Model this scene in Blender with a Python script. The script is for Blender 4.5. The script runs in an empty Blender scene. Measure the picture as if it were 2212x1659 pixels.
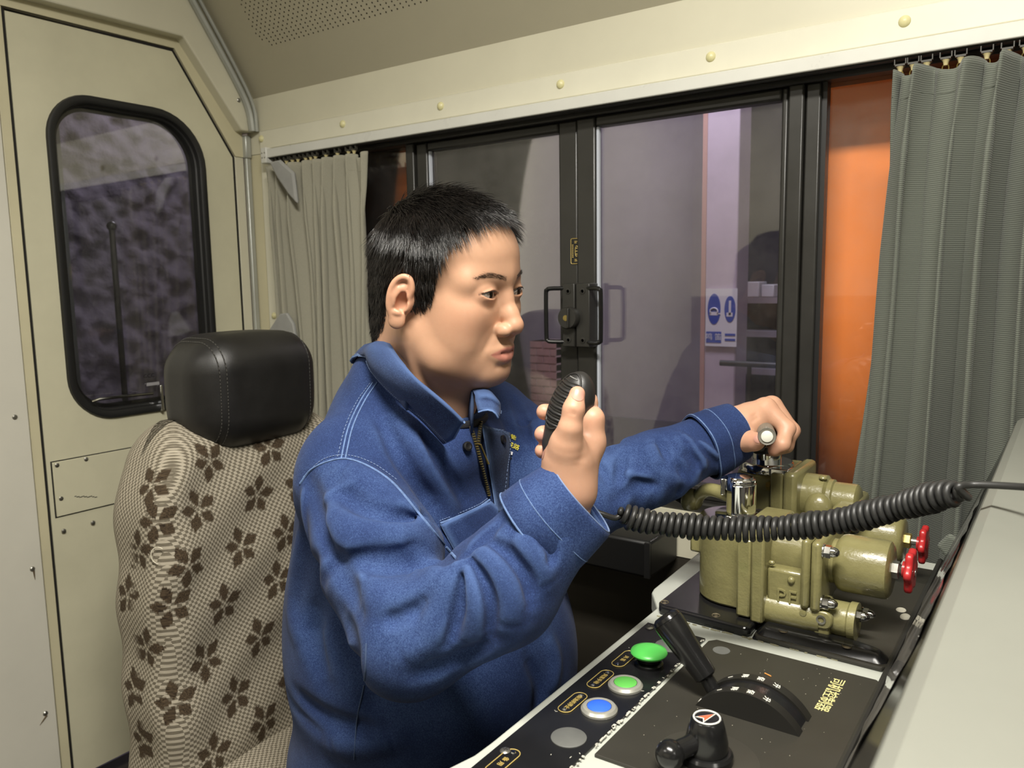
import bpy, bmesh, math, random
import numpy as np
from mathutils import Vector, Matrix
random.seed(7)
rng = np.random.default_rng(11)
SC = bpy.context.scene
COL = SC.collection
# ------------------------------------------------------------------ camera
# axes of the cab: x = along the side window (train forward), y = towards the side window, z = up
ROT = np.array([[0.81742739, 0.05974276, -0.57292519],
                [0.57580462, -0.11266765, 0.80978703],
                [-0.01617122, -0.99183507, -0.12649778]])      # world = ROT @ (right, down, forward)
CAMPOS = np.array([0.0, 0.0, 1.2])
FPX = 1721.38
cam = bpy.data.cameras.new('camera')
cam.sensor_width = 36.0
cam.lens = FPX / 2212 * 36.0
cam.clip_start = 0.02
cam.dof.use_dof = True
cam.dof.focus_distance = 1.0
cam.dof.aperture_fstop = 10.0
camo = bpy.data.objects.new('camera', cam)
COL.objects.link(camo)
M3 = np.stack([ROT[:, 0], -ROT[:, 1], -ROT[:, 2]], axis=1)
mw = Matrix.Identity(4)
for i in range(3):
    for j in range(3):
        mw[i][j] = M3[i, j]
    mw[i][3] = CAMPOS[i]
camo.matrix_world = mw
SC.camera = camo
# ------------------------------------------------------------------ world, lamps, exposure
SC.view_settings.view_transform = 'Standard'
SC.view_settings.look = 'None'
SC.view_settings.gamma = 1.0
SC.view_settings.use_curve_mapping = False
SC.view_settings.exposure = 0.0
w = bpy.data.worlds.new('night')
SC.world = w
w.use_nodes = True
w.node_tree.nodes['Background'].inputs[0].default_value = (0.30, 0.28, 0.36, 1)
w.node_tree.nodes['Background'].inputs[1].default_value = 0.05


def area(name, loc, target, size, power, color, size_y=None):
    l = bpy.data.lights.new(name, 'AREA')
    l.energy = power
    l.color = color
    l.size = size
    if size_y:
        l.shape = 'RECTANGLE'
        l.size_y = size_y
    o = bpy.data.objects.new(name, l)
    o.location = loc
    d = Vector(target) - Vector(loc)
    o.rotation_euler = d.to_track_quat('-Z', 'Y').to_euler()
    COL.objects.link(o)
    return o


# light of the cab ceiling lamp, an added aisle fill (the fixtures are built further down) and of the platform lamp outside
area('ceiling_lamp_light', (-0.06, 0.10, 2.26), (-0.06, 0.10, 0.0), 0.9, 66, (1.0, 0.96, 0.88), 0.22)
area('aisle_fill_light', (-1.15, -0.75, 2.26), (-1.15, -0.75, 0), 0.7, 9, (1.0, 0.96, 0.88), 0.2)  # added fill to brighten door, left panels and seat; no known lamp
area('platform_lamp_light', (-0.9, 2.25, 2.6), (-0.8, 3.2, 0.9), 0.6, 26, (0.88, 0.83, 1.0), 0.3)
area('passage_lamp_light', (-2.45, 1.9, 2.3), (-2.9, 1.2, 1.0), 0.4, 8, (0.90, 0.86, 1.0), 0.4)


# ------------------------------------------------------------------ helpers
def lin(c):
    c = np.array(c[:3], float) / 255.0
    c = np.where(c <= 0.04045, c / 12.92, ((c + 0.055) / 1.055) ** 2.4)
    return (float(c[0]), float(c[1]), float(c[2]), 1.0)


def px(u, v, **k):
    """a point of the cab seen at photo pixel (u, v), on the plane x=, y= or z= ..., or at a depth"""
    d = ROT @ np.array([u - 1106.0, v - 829.5, FPX])
    n, val = list(k.items())[0]
    i = 'xyz'.find(n)
    t = (val - CAMPOS[i]) / d[i] if i >= 0 else val / FPX
    return CAMPOS + d * t


class N:
    """small helper to write node trees"""
    def __init__(s, m):
        s.t = m.node_tree
        s.bsdf = s.t.nodes['Principled BSDF']

    def new(s, typ, **k):
        n = s.t.nodes.new(typ)
        for a, b in k.items():
            setattr(n, a, b)
        return n

    def link(s, a, b):
        s.t.links.new(a, b)

    def math(s, op, a, b=None, c=None):
        n = s.new('ShaderNodeMath', operation=op)
        for i, x in enumerate((a, b, c)):
            if x is None:
                continue
            if isinstance(x, (int, float)):
                n.inputs[i].default_value = x
            else:
                s.link(x, n.inputs[i])
        return n.outputs[0]

    def mix(s, fac, a, b):
        n = s.new('ShaderNodeMix', data_type='RGBA')
        for i, x in ((0, fac), (6, a), (7, b)):
            if isinstance(x, (int, float)):
                n.inputs[i].default_value = x
            elif isinstance(x, tuple):
                n.inputs[i].default_value = x
            else:
                s.link(x, n.inputs[i])
        return n.outputs[2]

    def noise(s, scale, detail=3, rough=0.55, vec=None, stretch=None):
        if vec is None:
            vec = s.new('ShaderNodeTexCoord').outputs['Object']
        if stretch:
            mp = s.new('ShaderNodeMapping')
            mp.inputs['Scale'].default_value = stretch
            s.link(vec, mp.inputs[0])
            vec = mp.outputs[0]
        n = s.new('ShaderNodeTexNoise')
        n.inputs['Scale'].default_value = scale
        n.inputs['Detail'].default_value = detail
        n.inputs['Roughness'].default_value = rough
        s.link(vec, n.inputs['Vector'])
        return n.outputs['Fac']

    def ramp(s, fac, stops):
        r = s.new('ShaderNodeValToRGB')
        e = r.color_ramp.elements
        while len(e) < len(stops):
            e.new(0.5)
        for i, (p, c) in enumerate(stops):
            e[i].position = p
            e[i].color = c if isinstance(c, tuple) else (c, c, c, 1)
        s.link(fac, r.inputs[0])
        return r.outputs[0]

    def bump(s, height, strength=0.3, dist=0.001):
        b = s.new('ShaderNodeBump')
        b.inputs['Strength'].default_value = strength
        b.inputs['Distance'].default_value = dist
        s.link(height, b.inputs['Height'])
        s.link(b.outputs[0], s.bsdf.inputs['Normal'])
        return b


def mat(name, col, rough=0.5, metal=0.0, spec=0.5, var=0.0, vscale=6.0, bump=0.0, bscale=300.0, bdist=0.0006,
        coat=0.0, dirt=None, emit=None, sheen=0.0):
    """plain procedural paint / plastic / metal: base colour with cloudy wear and a fine relief"""
    m = bpy.data.materials.new(name)
    m.use_nodes = True
    n = N(m)
    b = n.bsdf
    b.inputs['Roughness'].default_value = rough
    b.inputs['Metallic'].default_value = metal
    b.inputs['Specular IOR Level'].default_value = spec
    b.inputs['Coat Weight'].default_value = coat
    b.inputs['Coat Roughness'].default_value = 0.08
    b.inputs['Sheen Weight'].default_value = sheen
    c = lin(col)
    if var > 0:
        f = n.noise(vscale, 5, 0.62)
        lo = tuple(x * (1 - var) for x in c[:3]) + (1,)
        hi = tuple(min(1, x * (1 + var * 0.6)) for x in c[:3]) + (1,)
        cc = n.ramp(f, [(0.3, lo), (0.7, hi)])
        if dirt:
            g = n.ramp(n.noise(dirt[1], 6, 0.7), [(dirt[2], 0.0), (dirt[2] + 0.12, 1.0)])
            cc = n.mix(g, cc, lin(dirt[0]))
        n.link(cc, b.inputs['Base Color'])
        rr = n.math('MULTIPLY_ADD', f, 0.25, rough - 0.12)
        n.link(rr, b.inputs['Roughness'])
    else:
        b.inputs['Base Color'].default_value = c
    if bump > 0:
        n.bump(n.noise(bscale, 3, 0.6), bump, bdist)
    if emit:
        b.inputs['Emission Color'].default_value = lin(emit[0])
        b.inputs['Emission Strength'].default_value = emit[1]
    return m


def frame(axis, up=(0, 0, 1)):
    """orthonormal columns (a, b, axis)"""
    w_ = np.array(axis, float)
    w_ /= np.linalg.norm(w_)
    u_ = np.array(up, float)
    if abs(u_ @ w_) > 0.95 * np.linalg.norm(u_):
        u_ = np.array([1.0, 0, 0]) if abs(w_[0]) < 0.9 else np.array([0, 1.0, 0])
    a = np.cross(u_, w_)
    a /= np.linalg.norm(a)
    b = np.cross(w_, a)
    return a, b, w_


class G:
    """collects shapes in cab coordinates"""
    def __init__(s):
        s.v = []
        s.f = []
        s.n = 0

    def raw(s, v, f):
        v = np.asarray(v, float).reshape(-1, 3)
        s.v.append(v)
        o = s.n
        s.f.extend([tuple(i + o for i in q) for q in f])
        s.n += len(v)
        return s

    def box(s, c, d, R=None):
        c = np.array(c, float)
        h = np.array(d, float) / 2
        q = np.array([[x, y, z] for x in (-1, 1) for y in (-1, 1) for z in (-1, 1)]) * h
        if R is not None:
            q = q @ np.array(R).T
        return s.raw(q + c, [(0, 1, 3, 2), (4, 6, 7, 5), (0, 4, 5, 1), (2, 3, 7, 6), (0, 2, 6, 4), (1, 5, 7, 3)])

    def span(s, a, b):
        a = np.array(a, float)
        b = np.array(b, float)
        return s.box((a + b) / 2, np.abs(b - a))

    def prism(s, pts, vec):
        """closed outline extruded along vec"""
        p = np.array(pts, float)
        n = len(p)
        vec = np.array(vec, float)
        nrm = np.zeros(3)
        for i in range(n):
            nrm += np.cross(p[i], p[(i + 1) % n])
        if nrm @ vec > 0:
            p = p[::-1]
        f = [tuple(range(n)), tuple(range(2 * n - 1, n - 1, -1))]
        f += [((i + 1) % n, i, i + n, (i + 1) % n + n) for i in range(n)]
        return s.raw(np.concatenate([p, p + vec]), f)

    def lathe(s, base, axis, prof, seg=24, up=(0, 0, 1)):
        a, b, w_ = frame(axis, up)
        base = np.array(base, float)
        v = []
        for r, h in prof:
            for k in range(seg):
                t = 2 * math.pi * k / seg
                v.append(base + w_ * h + (a * math.cos(t) + b * math.sin(t)) * r)
        f = []
        m = len(prof)
        for i in range(m - 1):
            for k in range(seg):
                k2 = (k + 1) % seg
                f.append((i * seg + k, i * seg + k2, (i + 1) * seg + k2, (i + 1) * seg + k))
        if prof[0][0] > 1e-6:
            f.append(tuple(range(seg - 1, -1, -1)))
        if prof[-1][0] > 1e-6:
            f.append(tuple((m - 1) * seg + k for k in range(seg)))
        return s.raw(v, f)

    def cyl(s, p0, p1, r, r2=None, seg=20):
        p0 = np.array(p0, float)
        p1 = np.array(p1, float)
        L = np.linalg.norm(p1 - p0)
        return s.lathe(p0, p1 - p0, [(r, 0), (r if r2 is None else r2, L)], seg)

    def ball(s, c, r, seg=20, rings=12, R=None):
        r = np.array(r if hasattr(r, '__len__') else (r, r, r), float)
        v = []
        for i in range(rings + 1):
            t = math.pi * i / rings
            for k in range(seg):
                p = 2 * math.pi * k / seg
                v.append((math.sin(t) * math.cos(p), math.sin(t) * math.sin(p), math.cos(t)))
        v = np.array(v) * r
        if R is not None:
            v = v @ np.array(R).T
        f = [(i * seg + k, (i + 1) * seg + k, (i + 1) * seg + (k + 1) % seg, i * seg + (k + 1) % seg)
             for i in range(rings) for k in range(seg)]
        return s.raw(v + np.array(c, float), f)

    def tube(s, pts, r, seg=10, closed=False, flat=None, up=(0, 0, 1), caps=True):
        """tube along a path; r scalar or list; flat=(ra, rb) gives an elliptic section"""
        p = np.array(pts, float)
        n = len(p)
        r = np.full(n, r) if np.isscalar(r) else np.array(r, float)
        if closed:
            T = np.roll(p, -1, 0) - np.roll(p, 1, 0)
        else:
            T = np.gradient(p, axis=0)
        T /= np.linalg.norm(T, axis=1)[:, None] + 1e-12
        a, b, _ = frame(T[0], up)
        v = []
        for i in range(n):
            a = a - T[i] * (a @ T[i])
            a /= np.linalg.norm(a)
            b = np.cross(T[i], a)
            for k in range(seg):
                t = 2 * math.pi * k / seg
                ca, cb = (1, 1) if flat is None else flat
                v.append(p[i] + (a * math.cos(t) * ca + b * math.sin(t) * cb) * r[i])
        f = []
        for i in range(n if closed else n - 1):
            j = (i + 1) % n
            for k in range(seg):
                k2 = (k + 1) % seg
                f.append((i * seg + k, i * seg + k2, j * seg + k2, j * seg + k))
        if caps and not closed:
            f.append(tuple(range(seg - 1, -1, -1)))
            f.append(tuple((n - 1) * seg + k for k in range(seg)))
        return s.raw(v, f)

    def sheet(s, P3, closed_u=False):
        """grid of points (n, m, 3)"""
        P3 = np.asarray(P3, float)
        n, m = P3.shape[:2]
        f = [(i * m + j, ((i + 1) % n) * m + j, ((i + 1) % n) * m + j + 1, i * m + j + 1)
             for i in range(n if closed_u else n - 1) for j in range(m - 1)]
        return s.raw(P3.reshape(-1, 3), f)


def origin_of(p):
    o = np.zeros(3)
    while p is not None:
        o += np.array(p.location)
        p = p.parent
    return o


def obj(name, g, m, parent=None, smooth=35, bevel=0.0, seg=2, subsurf=0, solid=0.0):
    if isinstance(g, G):
        V = np.concatenate(g.v)
        F = g.f
    else:
        V, F = g
    V = V - origin_of(parent)
    me = bpy.data.meshes.new(name)
    me.from_pydata(V.tolist() if isinstance(F, list) else [tuple(x) for x in V], [], F if isinstance(F, list) else F.tolist())
    me.validate()
    me.update()
    o = bpy.data.objects.new(name, me)
    COL.objects.link(o)
    if parent is not None:
        o.parent = parent
    for mm in (m if isinstance(m, (list, tuple)) else [m]):
        me.materials.append(mm)
    if smooth:
        me.polygons.foreach_set('use_smooth', [True] * len(me.polygons))
        if smooth is not True:
            me.set_sharp_from_angle(angle=math.radians(smooth))
    if solid:
        q = o.modifiers.new('thickness', 'SOLIDIFY')
        q.thickness = solid
        q.offset = 0
    if bevel:
        q = o.modifiers.new('bevel', 'BEVEL')
        q.width = bevel
        q.segments = seg
        q.limit_method = 'ANGLE'
        q.angle_limit = math.radians(40)
    if subsurf:
        q = o.modifiers.new('sub', 'SUBSURF')
        q.levels = q.render_levels = subsurf
    return o


def thing(name, label, cat, loc, group=None):
    o = bpy.data.objects.new(name, None)
    o.empty_display_size = 0.05
    o.location = [float(x) for x in loc]
    COL.objects.link(o)
    tag(o, label, cat, group)
    return o


def tag(o, label=None, cat=None, group=None, kind=None):
    for k, x in (('label', label), ('category', cat), ('group', group), ('kind', kind)):
        if x:
            o[k] = x
    return o


def struct(name, loc=(0, 0, 0), label=None):
    o = bpy.data.objects.new(name, None)
    o.location = loc
    COL.objects.link(o)
    o['kind'] = 'structure'
    if label:
        o['label'] = label
    return o


def copies(name, src, places, parent):
    """further pieces that share the first one's mesh, moved by the offsets given"""
    out = []
    for p in places:
        c = src.copy()
        COL.objects.link(c)
        c.parent = parent
        c.location = Vector(src.location) + Vector(p)
        out.append(c)
    return out


def text_mesh(body, size, origin, xdir, ydir, depth=0.0003, spacing=1.0, align='CENTER'):
    """lettering as geometry: returns (verts, faces) in cab coordinates"""
    cu = bpy.data.curves.new('t', 'FONT')
    cu.body = body
    cu.size = size
    cu.align_x = align
    cu.align_y = 'CENTER'
    cu.space_character = spacing
    cu.extrude = depth
    cu.resolution_u = 2
    o = bpy.data.objects.new('t', cu)
    COL.objects.link(o)
    bpy.context.view_layer.update()
    dg = bpy.context.evaluated_depsgraph_get()
    me = o.evaluated_get(dg).to_mesh()
    v = np.array([x.co[:] for x in me.vertices]).reshape(-1, 3)
    f = [tuple(q.vertices) for q in me.polygons]
    o.evaluated_get(dg).to_mesh_clear()
    bpy.data.objects.remove(o)
    bpy.data.curves.remove(cu)
    X = np.array(xdir, float)
    X /= np.linalg.norm(X)
    Yv = np.array(ydir, float)
    Yv -= X * (X @ Yv)
    Yv /= np.linalg.norm(Yv)
    Z = np.cross(X, Yv)
    return np.array(origin, float) + v[:, :1] * X + v[:, 1:2] * Yv + v[:, 2:3] * Z, f


def rrect(cx, cy, w_, h, r, seg=8):
    """rounded rectangle outline in 2D; r may be four radii (tr, tl, bl, br)"""
    rr = r if hasattr(r, '__len__') else (r,) * 4
    out = []
    for (sx, sy, a0), q in zip(((1, 1, 0), (-1, 1, 90), (-1, -1, 180), (1, -1, 270)), rr):
        for k in range(seg + 1):
            t = math.radians(a0 + 90 * k / seg)
            out.append((cx + sx * (w_ / 2 - q) + q * math.cos(t), cy + sy * (h / 2 - q) + q * math.sin(t)))
    return np.array(out)


def catmull(pts, n=12):
    p = np.array(pts, float)
    p = np.vstack([2 * p[0] - p[1], p, 2 * p[-1] - p[-2]])
    out = []
    for i in range(1, len(p) - 2):
        for t in np.linspace(0, 1, n, endpoint=False):
            out.append(0.5 * ((2 * p[i]) + (-p[i - 1] + p[i + 1]) * t + (2 * p[i - 1] - 5 * p[i] + 4 * p[i + 1] - p[i + 2]) * t * t
                              + (-p[i - 1] + 3 * p[i] - 3 * p[i + 1] + p[i + 2]) * t ** 3))
    out.append(p[-2])
    return np.array(out)
# ================================================================== materials of the cab
YW, XB = 1.42, -1.875            # side (window) wall and back (door) wall
CREAM = mat('cream_paint', (204, 200, 178), 0.42, var=0.06, vscale=3, bump=0.08, bscale=500, dirt=((150, 135, 95), 9, 0.72))
CREAM2 = mat('yellowed_cream_paint', (200, 193, 162), 0.45, var=0.08, vscale=4, dirt=((140, 120, 75), 12, 0.70))
DOORC = mat('door_paint', (202, 198, 172), 0.40, var=0.08, vscale=5, dirt=((148, 136, 105), 7, 0.70))
PANELW = mat('white_wall_panel', (208, 205, 192), 0.40, var=0.05, vscale=4, dirt=((170, 160, 135), 8, 0.72))
CEILC = mat('ceiling_paint', (172, 166, 144), 0.55, var=0.05, vscale=3)
TRIMC = mat('trim_paint', (212, 209, 190), 0.35, var=0.04, vscale=8)
RAILW = mat('white_aluminium', (206, 206, 198), 0.30, var=0.04, vscale=10)
ALU = mat('grey_aluminium', (170, 172, 165), 0.35, metal=0.35, var=0.08, vscale=14)
BLACKF = mat('black_frame_paint', (44, 43, 40), 0.36, var=0.2, vscale=10, bump=0.05)
RUBBER = mat('black_rubber', (26, 26, 26), 0.45, bump=0.1, bscale=200)
GAPC = mat('dark_gap', (22, 20, 16), 0.8)
CHROME = mat('chrome', (225, 226, 228), 0.08, metal=1.0)
STEEL = mat('steel', (165, 163, 155), 0.32, metal=0.9, var=0.2, vscale=60)
BRASSY = mat('aged_brass', (176, 156, 92), 0.35, metal=0.8, var=0.2, vscale=90)
CAPN = mat('cream_cap', (212, 206, 158), 0.35)
HOLE = mat('hole_dark', (48, 42, 30), 0.9)
ORANGE = mat('orange_body_paint', (255, 140, 54), 0.40, var=0.08, vscale=3, dirt=((150, 70, 40), 6, 0.70))
SHOT = mat('sprayed_concrete', (92, 86, 94), 0.95, var=0.25, vscale=14, bump=0.6, bscale=40, bdist=0.01)
CONC = mat('platform_concrete', (150, 142, 150), 0.85, var=0.18, vscale=2.5, bump=0.2, bscale=30, bdist=0.004)
PILLAR = mat('pillar_paint', (190, 176, 190), 0.7, var=0.15, vscale=4)
FLOORM = mat('floor_rubber', (62, 56, 46), 0.6, var=0.3, vscale=5)
DARKW = mat('dark_lower_wall', (52, 48, 40), 0.6, var=0.2, vscale=5)


def glass(name, dirt=0.06, tint=(1, 1, 1), refl=1.0, ior=1.75):
    m = bpy.data.materials.new(name)
    m.use_nodes = True
    n = N(m)
    t = n.new('ShaderNodeBsdfTransparent')
    t.inputs[0].default_value = tint + (1,)
    g = n.new('ShaderNodeBsdfGlossy')
    g.inputs['Roughness'].default_value = 0.02
    g.inputs['Color'].default_value = (refl, refl, refl, 1)
    fr = n.new('ShaderNodeFresnel')
    fr.inputs['IOR'].default_value = ior
    a = n.new('ShaderNodeMixShader')
    n.link(fr.outputs[0], a.inputs[0])
    n.link(t.outputs[0], a.inputs[1])
    n.link(g.outputs[0], a.inputs[2])
    d = n.new('ShaderNodeBsdfDiffuse')
    d.inputs[0].default_value = (0.55, 0.53, 0.5, 1)
    b = n.new('ShaderNodeMixShader')
    f = n.ramp(n.noise(9, 8, 0.72), [(0.35, dirt * 0.35), (0.8, dirt * 2.2)])
    n.link(f, b.inputs[0])
    n.link(a.outputs[0], b.inputs[1])
    n.link(d.outputs[0], b.inputs[2])
    n.link(b.outputs[0], n.t.nodes['Material Output'].inputs[0])
    return m


GLASS = glass('dusty_window_glass', 0.034)
GLASSD = glass('dusty_door_glass', 0.018)
GLASSF = glass('fixed_pane_glass', 0.025, ior=1.45)

# ================================================================== floor and plain walls
obj('floor', G().span((-1.95, -1.6, -0.05), (1.0, 1.5, 0.0)), FLOORM)['kind'] = 'structure'
wl = struct('wall_left', (-0.5, -1.6, 0.0))
obj('upper_panel', G().span((-1.95, -1.65, 1.1), (1.0, -1.6, 2.37)), CREAM, wl)
obj('lower_panel', G().span((-1.95, -1.65, 0.0), (1.0, -1.6, 1.1)), DARKW, wl)  # unseen lower half, made dark to cut light bounced onto the driver
o = obj('wall_front', G().span((0.95, -1.6, 0.0), (1.0, 1.5, 2.37)), mat('grey_front_wall', (120, 118, 108), 0.5, var=0.05))
o['kind'] = 'structure'

# ceiling: flat part, and the sloping perforated panel above the window wall
ceil = struct('ceiling', (-0.5, 0.5, 2.35))
ZS, YS, ZC = 1.70, 0.994, 2.35
obj('flat_panel', G().span((-1.95, -1.65, ZC), (1.0, YS, ZC + 0.04)), CEILC, ceil)
sl = np.array([0, YS - YW, ZC - ZS])
sl /= np.linalg.norm(sl)
nin = np.array([0, -sl[2], sl[1]])               # into the cab
obj('sloping_panel', G().prism([(-1.86, YW, ZS), (1.0, YW, ZS), (1.0, YS, ZC), (-1.86, YS, ZC)], -nin * 0.02), CEILC, ceil, smooth=0)
g = G()
a_, b_ = np.array([1.0, 0, 0]), sl
r_ = 0.0021
row = 0
s_ = 0.115
while s_ < 0.46:
    x_ = -1.71 + (0.0085 if row % 2 else 0)
    x_ += 0.0 if row > 3 else (0.035 - row * 0.012)
    while x_ < -0.55:
        c_ = np.array([x_, YW, ZS]) + sl * s_ + nin * 0.0004
        if rng.random() > 0.004:
            g.raw([c_ + (a_ * math.cos(t) + b_ * math.sin(t)) * r_ for t in np.arange(6) * math.pi / 3], [(0, 1, 2, 3, 4, 5)])
        x_ += 0.017
    s_ += 0.0087 if row else 0.0087
    row += 1
o = obj('perforation', g, HOLE, ceil, smooth=0)
o['kind'] = 'stuff'

# ================================================================== window wall
ws = struct('wall_side', (-1.0, YW, 0.0))
obj('upper_panel', G().span((-1.875, YW, 1.555), (1.0, YW + 0.03, ZS + 0.02)), CREAM, ws)
obj('corner_panel', G().span((-1.875, YW + 0.001, 0.70), (-1.765, YW + 0.03, 1.554)), CREAM2, ws)
obj('sill_panel', G().span((-1.765, YW, 0.66), (1.0, YW + 0.03, 0.752)), CREAM, ws)
obj('lower_panel', G().span((-1.875, YW + 0.002, 0.0), (1.0, YW + 0.03, 0.66)), DARKW, ws)

# cream trim frame around the window opening, with its round caps
tr = struct('trim_1', (-1.0, YW, 1.59), 'cream window trim frame with round screw caps')
obj('top_strip', G().span((-1.815, YW - 0.008, 1.562), (1.0, YW + 0.001, 1.612)), TRIMC, tr, bevel=0.003)
obj('top_lip', G().span((-1.78, YW - 0.014, 1.553), (1.0, YW + 0.001, 1.5615)), TRIMC, tr, bevel=0.002)
obj('side_strip', G().span((-1.815, YW - 0.008, 0.70), (-1.768, YW + 0.001, 1.5615)), TRIMC, tr, bevel=0.003)
cap = obj('screw_cap', G().lathe((-1.806, YW - 0.007, 1.591), (0, -1, 0), [(0.0001, 0.0075), (0.004, 0.0068), (0.0078, 0.004), (0.0092, 0.001), (0.0092, 0)][::-1], 20), CAPN, tr)
copies('screw_cap', cap, [(0.3125 * i, 0, 0) for i in range(1, 9)], tr)
for z_ in (1.12, 0.80):
    copies('screw_cap', cap, [(0.014, 0, z_ - 1.591)], tr)

# curtain rail under the trim
rail = thing('curtain_rail', 'white aluminium curtain rail running above the side window', 'curtain rail', (-0.6, YW - 0.02, 1.54))
obj('track', G().span((-1.752, YW - 0.036, 1.533), (0.95, YW - 0.0145, 1.556)), RAILW, rail, bevel=0.002)
obj('track_slot', G().span((-1.752, YW - 0.030, 1.5305), (0.95, YW - 0.020, 1.5332)), GAPC, rail)
e = obj('end_cap', G().span((-1.772, YW - 0.040, 1.520), (-1.750, YW - 0.0145, 1.560)), RAILW, rail, bevel=0.002)
for dx in (-0.005, 0.005):
    for dz in (-0.006, 0.006):
        obj('screw', G().lathe((-1.761 + dx, YW - 0.040, 1.540 + dz), (0, -1, 0), [(0.0022, -0.0005), (0.0020, 0.0008)], 8), STEEL, e)

# ================================================================== the window itself
win = struct('window_1', (-0.8, 1.46, 0.76), 'black framed side window with two sliding sashes')
FZ0, FZ1 = 0.752, 1.553
YF = 1.432
fr = G()
fr.span((-1.765, YF, 1.526), (0.95, 1.50, FZ1))
obj('head_member', fr, BLACKF, win, bevel=0.003)
obj('head_ridge', G().span((-1.765, YF - 0.006, 1.536), (0.95, YF + 0.001, 1.543)), BLACKF, win, bevel=0.002)
obj('sill_member', G().span((-1.765, YF - 0.004, 0.735), (0.95, 1.50, 0.772)), BLACKF, win, bevel=0.004)
obj('sill_ridge', G().span((-1.765, YF + 0.008, 0.771), (0.95, YF + 0.016, 0.781)), BLACKF, win, bevel=0.002)
obj('jamb', G().span((-1.765, YF, 0.772), (-1.735, 1.50, 1.526)), BLACKF, win, bevel=0.003)
for (a, b, y0) in ((-1.313, -1.288, YF + 0.004), (-0.424, -0.398, YF), (-0.397, -0.372, YF + 0.008)):
    obj('post', G().span((a, y0, 0.772), (b, 1.50, 1.526)), BLACKF, win, bevel=0.003)


def sash(x0, x1, y, wl, wr, bead=True):
    g = G()
    zt, zb = 1.525, 0.775
    o = obj('sash', g.span((x0, y, zb), (x0 + wl, y + 0.028, zt)).span((x1 - wr, y, zb), (x1, y + 0.028, zt))
            .span((x0 + wl, y, zt - 0.020), (x1 - wr, y + 0.028, zt)).span((x0 + wl, y, zb), (x1 - wr, y + 0.028, zb + 0.03)),
            BLACKF, win, bevel=0.004)
    p = obj('pane', G().span((x0 + wl - 0.004, y + 0.013, zb + 0.02), (x1 - wr + 0.004, y + 0.017, zt - 0.012)), GLASS, o, smooth=0)
    if bead:
        obj('brush_seal', G().span((x0 + wl, y + 0.006, zb + 0.03), (x0 + wl + 0.005, y + 0.013, zt - 0.02)), mat('pale_brush', (190, 195, 205), 0.7), o)
    return o


sash(-1.287, -0.8495, YF + 0.012, 0.034, 0.045)
sash(-0.8485, -0.425, YF + 0.006, 0.044, 0.012)
for (a, b) in ((-1.735, -1.313), (-0.372, 0.95)):
    obj('pane', G().span((a, 1.462, 0.772), (b, 1.466, 1.526)), GLASSF, win, smooth=0)
obj('pane_gasket', G().span((-0.372, 1.448, 0.772), (-0.364, 1.470, 1.526)), RUBBER, win)

# latch plates with two loop handles on the meeting stiles
YL = YF
for k, (a, b, s) in enumerate(((-0.868, -0.838, -1), (-0.835, -0.803, 1))):
    lp = obj('latch_plate', G().span((a, YL - 0.022, 1.066), (b, YL + 0.014, 1.196)), BLACKF, win, bevel=0.002)
    xm = (a + b) / 2
    xo = xm + s * (0.050 if s < 0 else 0.045)
    pts = [(xm, YL - 0.014, 1.186), (xo - s * 0.012, YL - 0.026, 1.186), (xo - s * 0.003, YL - 0.028, 1.183), (xo, YL - 0.028, 1.174),
           (xo, YL - 0.028, 1.088), (xo - s * 0.003, YL - 0.028, 1.079), (xo - s * 0.012, YL - 0.026, 1.076), (xm, YL - 0.014, 1.076)]
    obj('loop_handle', G().tube(catmull(pts, 5), 0.0046, 10), mat('black_gloss', (24, 24, 24), 0.2) if k == 0 else bpy.data.materials['black_gloss'], lp)
    for z_ in (1.180, 1.080):
        obj('screw', G().lathe((xm, YL - 0.022, z_), (0, -1, 0), [(0.0062, 0), (0.0062, 0.0012), (0.0034, 0.0016), (0.003, -0.001)], 14), BLACKF, lp)
    if k == 0:
        lk = obj('lock_knob', G().lathe((xm + 0.006, YL - 0.022, 1.126), (0, -1, 0), [(0.0225, 0), (0.0225, 0.014), (0.0205, 0.017), (0.0001, 0.017)], 28), BLACKF, lp)
        obj('key_barrel', G().lathe((xm + 0.004, YL - 0.039, 1.126), (0, -1, 0), [(0.006, -0.001), (0.006, 0.0012), (0.0001, 0.0012)], 14), BRASSY, lp)
        obj('finger_rib', G().span((xm + 0.009, YL - 0.044, 1.107), (xm + 0.013, YL - 0.038, 1.146)), BLACKF, lp, bevel=0.001)

# small maker's sticker on the stile: black with a gold edge and an oval emblem
GOLD = mat('gold_print', (205, 180, 105), 0.4, metal=0.3)
xs, zs, ys = -0.8535, 1.262, YF + 0.0115
st = obj('sticker', G().prism([(x, ys, z) for x, z in rrect(xs, zs, 0.026, 0.054, 0.003, 3)], (0, -0.0006, 0)), mat('sticker_black', (25, 24, 20), 0.4), win, smooth=0)
gg = G().tube([(x, ys - 0.0008, z) for x, z in rrect(xs, zs, 0.0235, 0.0515, 0.003, 3)], 0.0006, 5, closed=True)
gg.tube([(xs + 0.003 + 0.0062 * math.cos(t), ys - 0.0008, zs + 0.020 * math.sin(t)) for t in np.linspace(-1.9, 1.9, 20)], 0.0005, 5)
gg.tube([(xs + 0.002 + 0.0035 * math.cos(t), ys - 0.0008, zs + 0.011 * math.sin(t)) for t in np.linspace(0, 6.2, 18)], 0.0005, 5)
for q in (-0.006, 0.0, 0.006):
    gg.span((xs - 0.001, ys - 0.0012, zs + q - 0.0007), (xs + 0.005, ys - 0.0006, zs + q + 0.0007))
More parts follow.
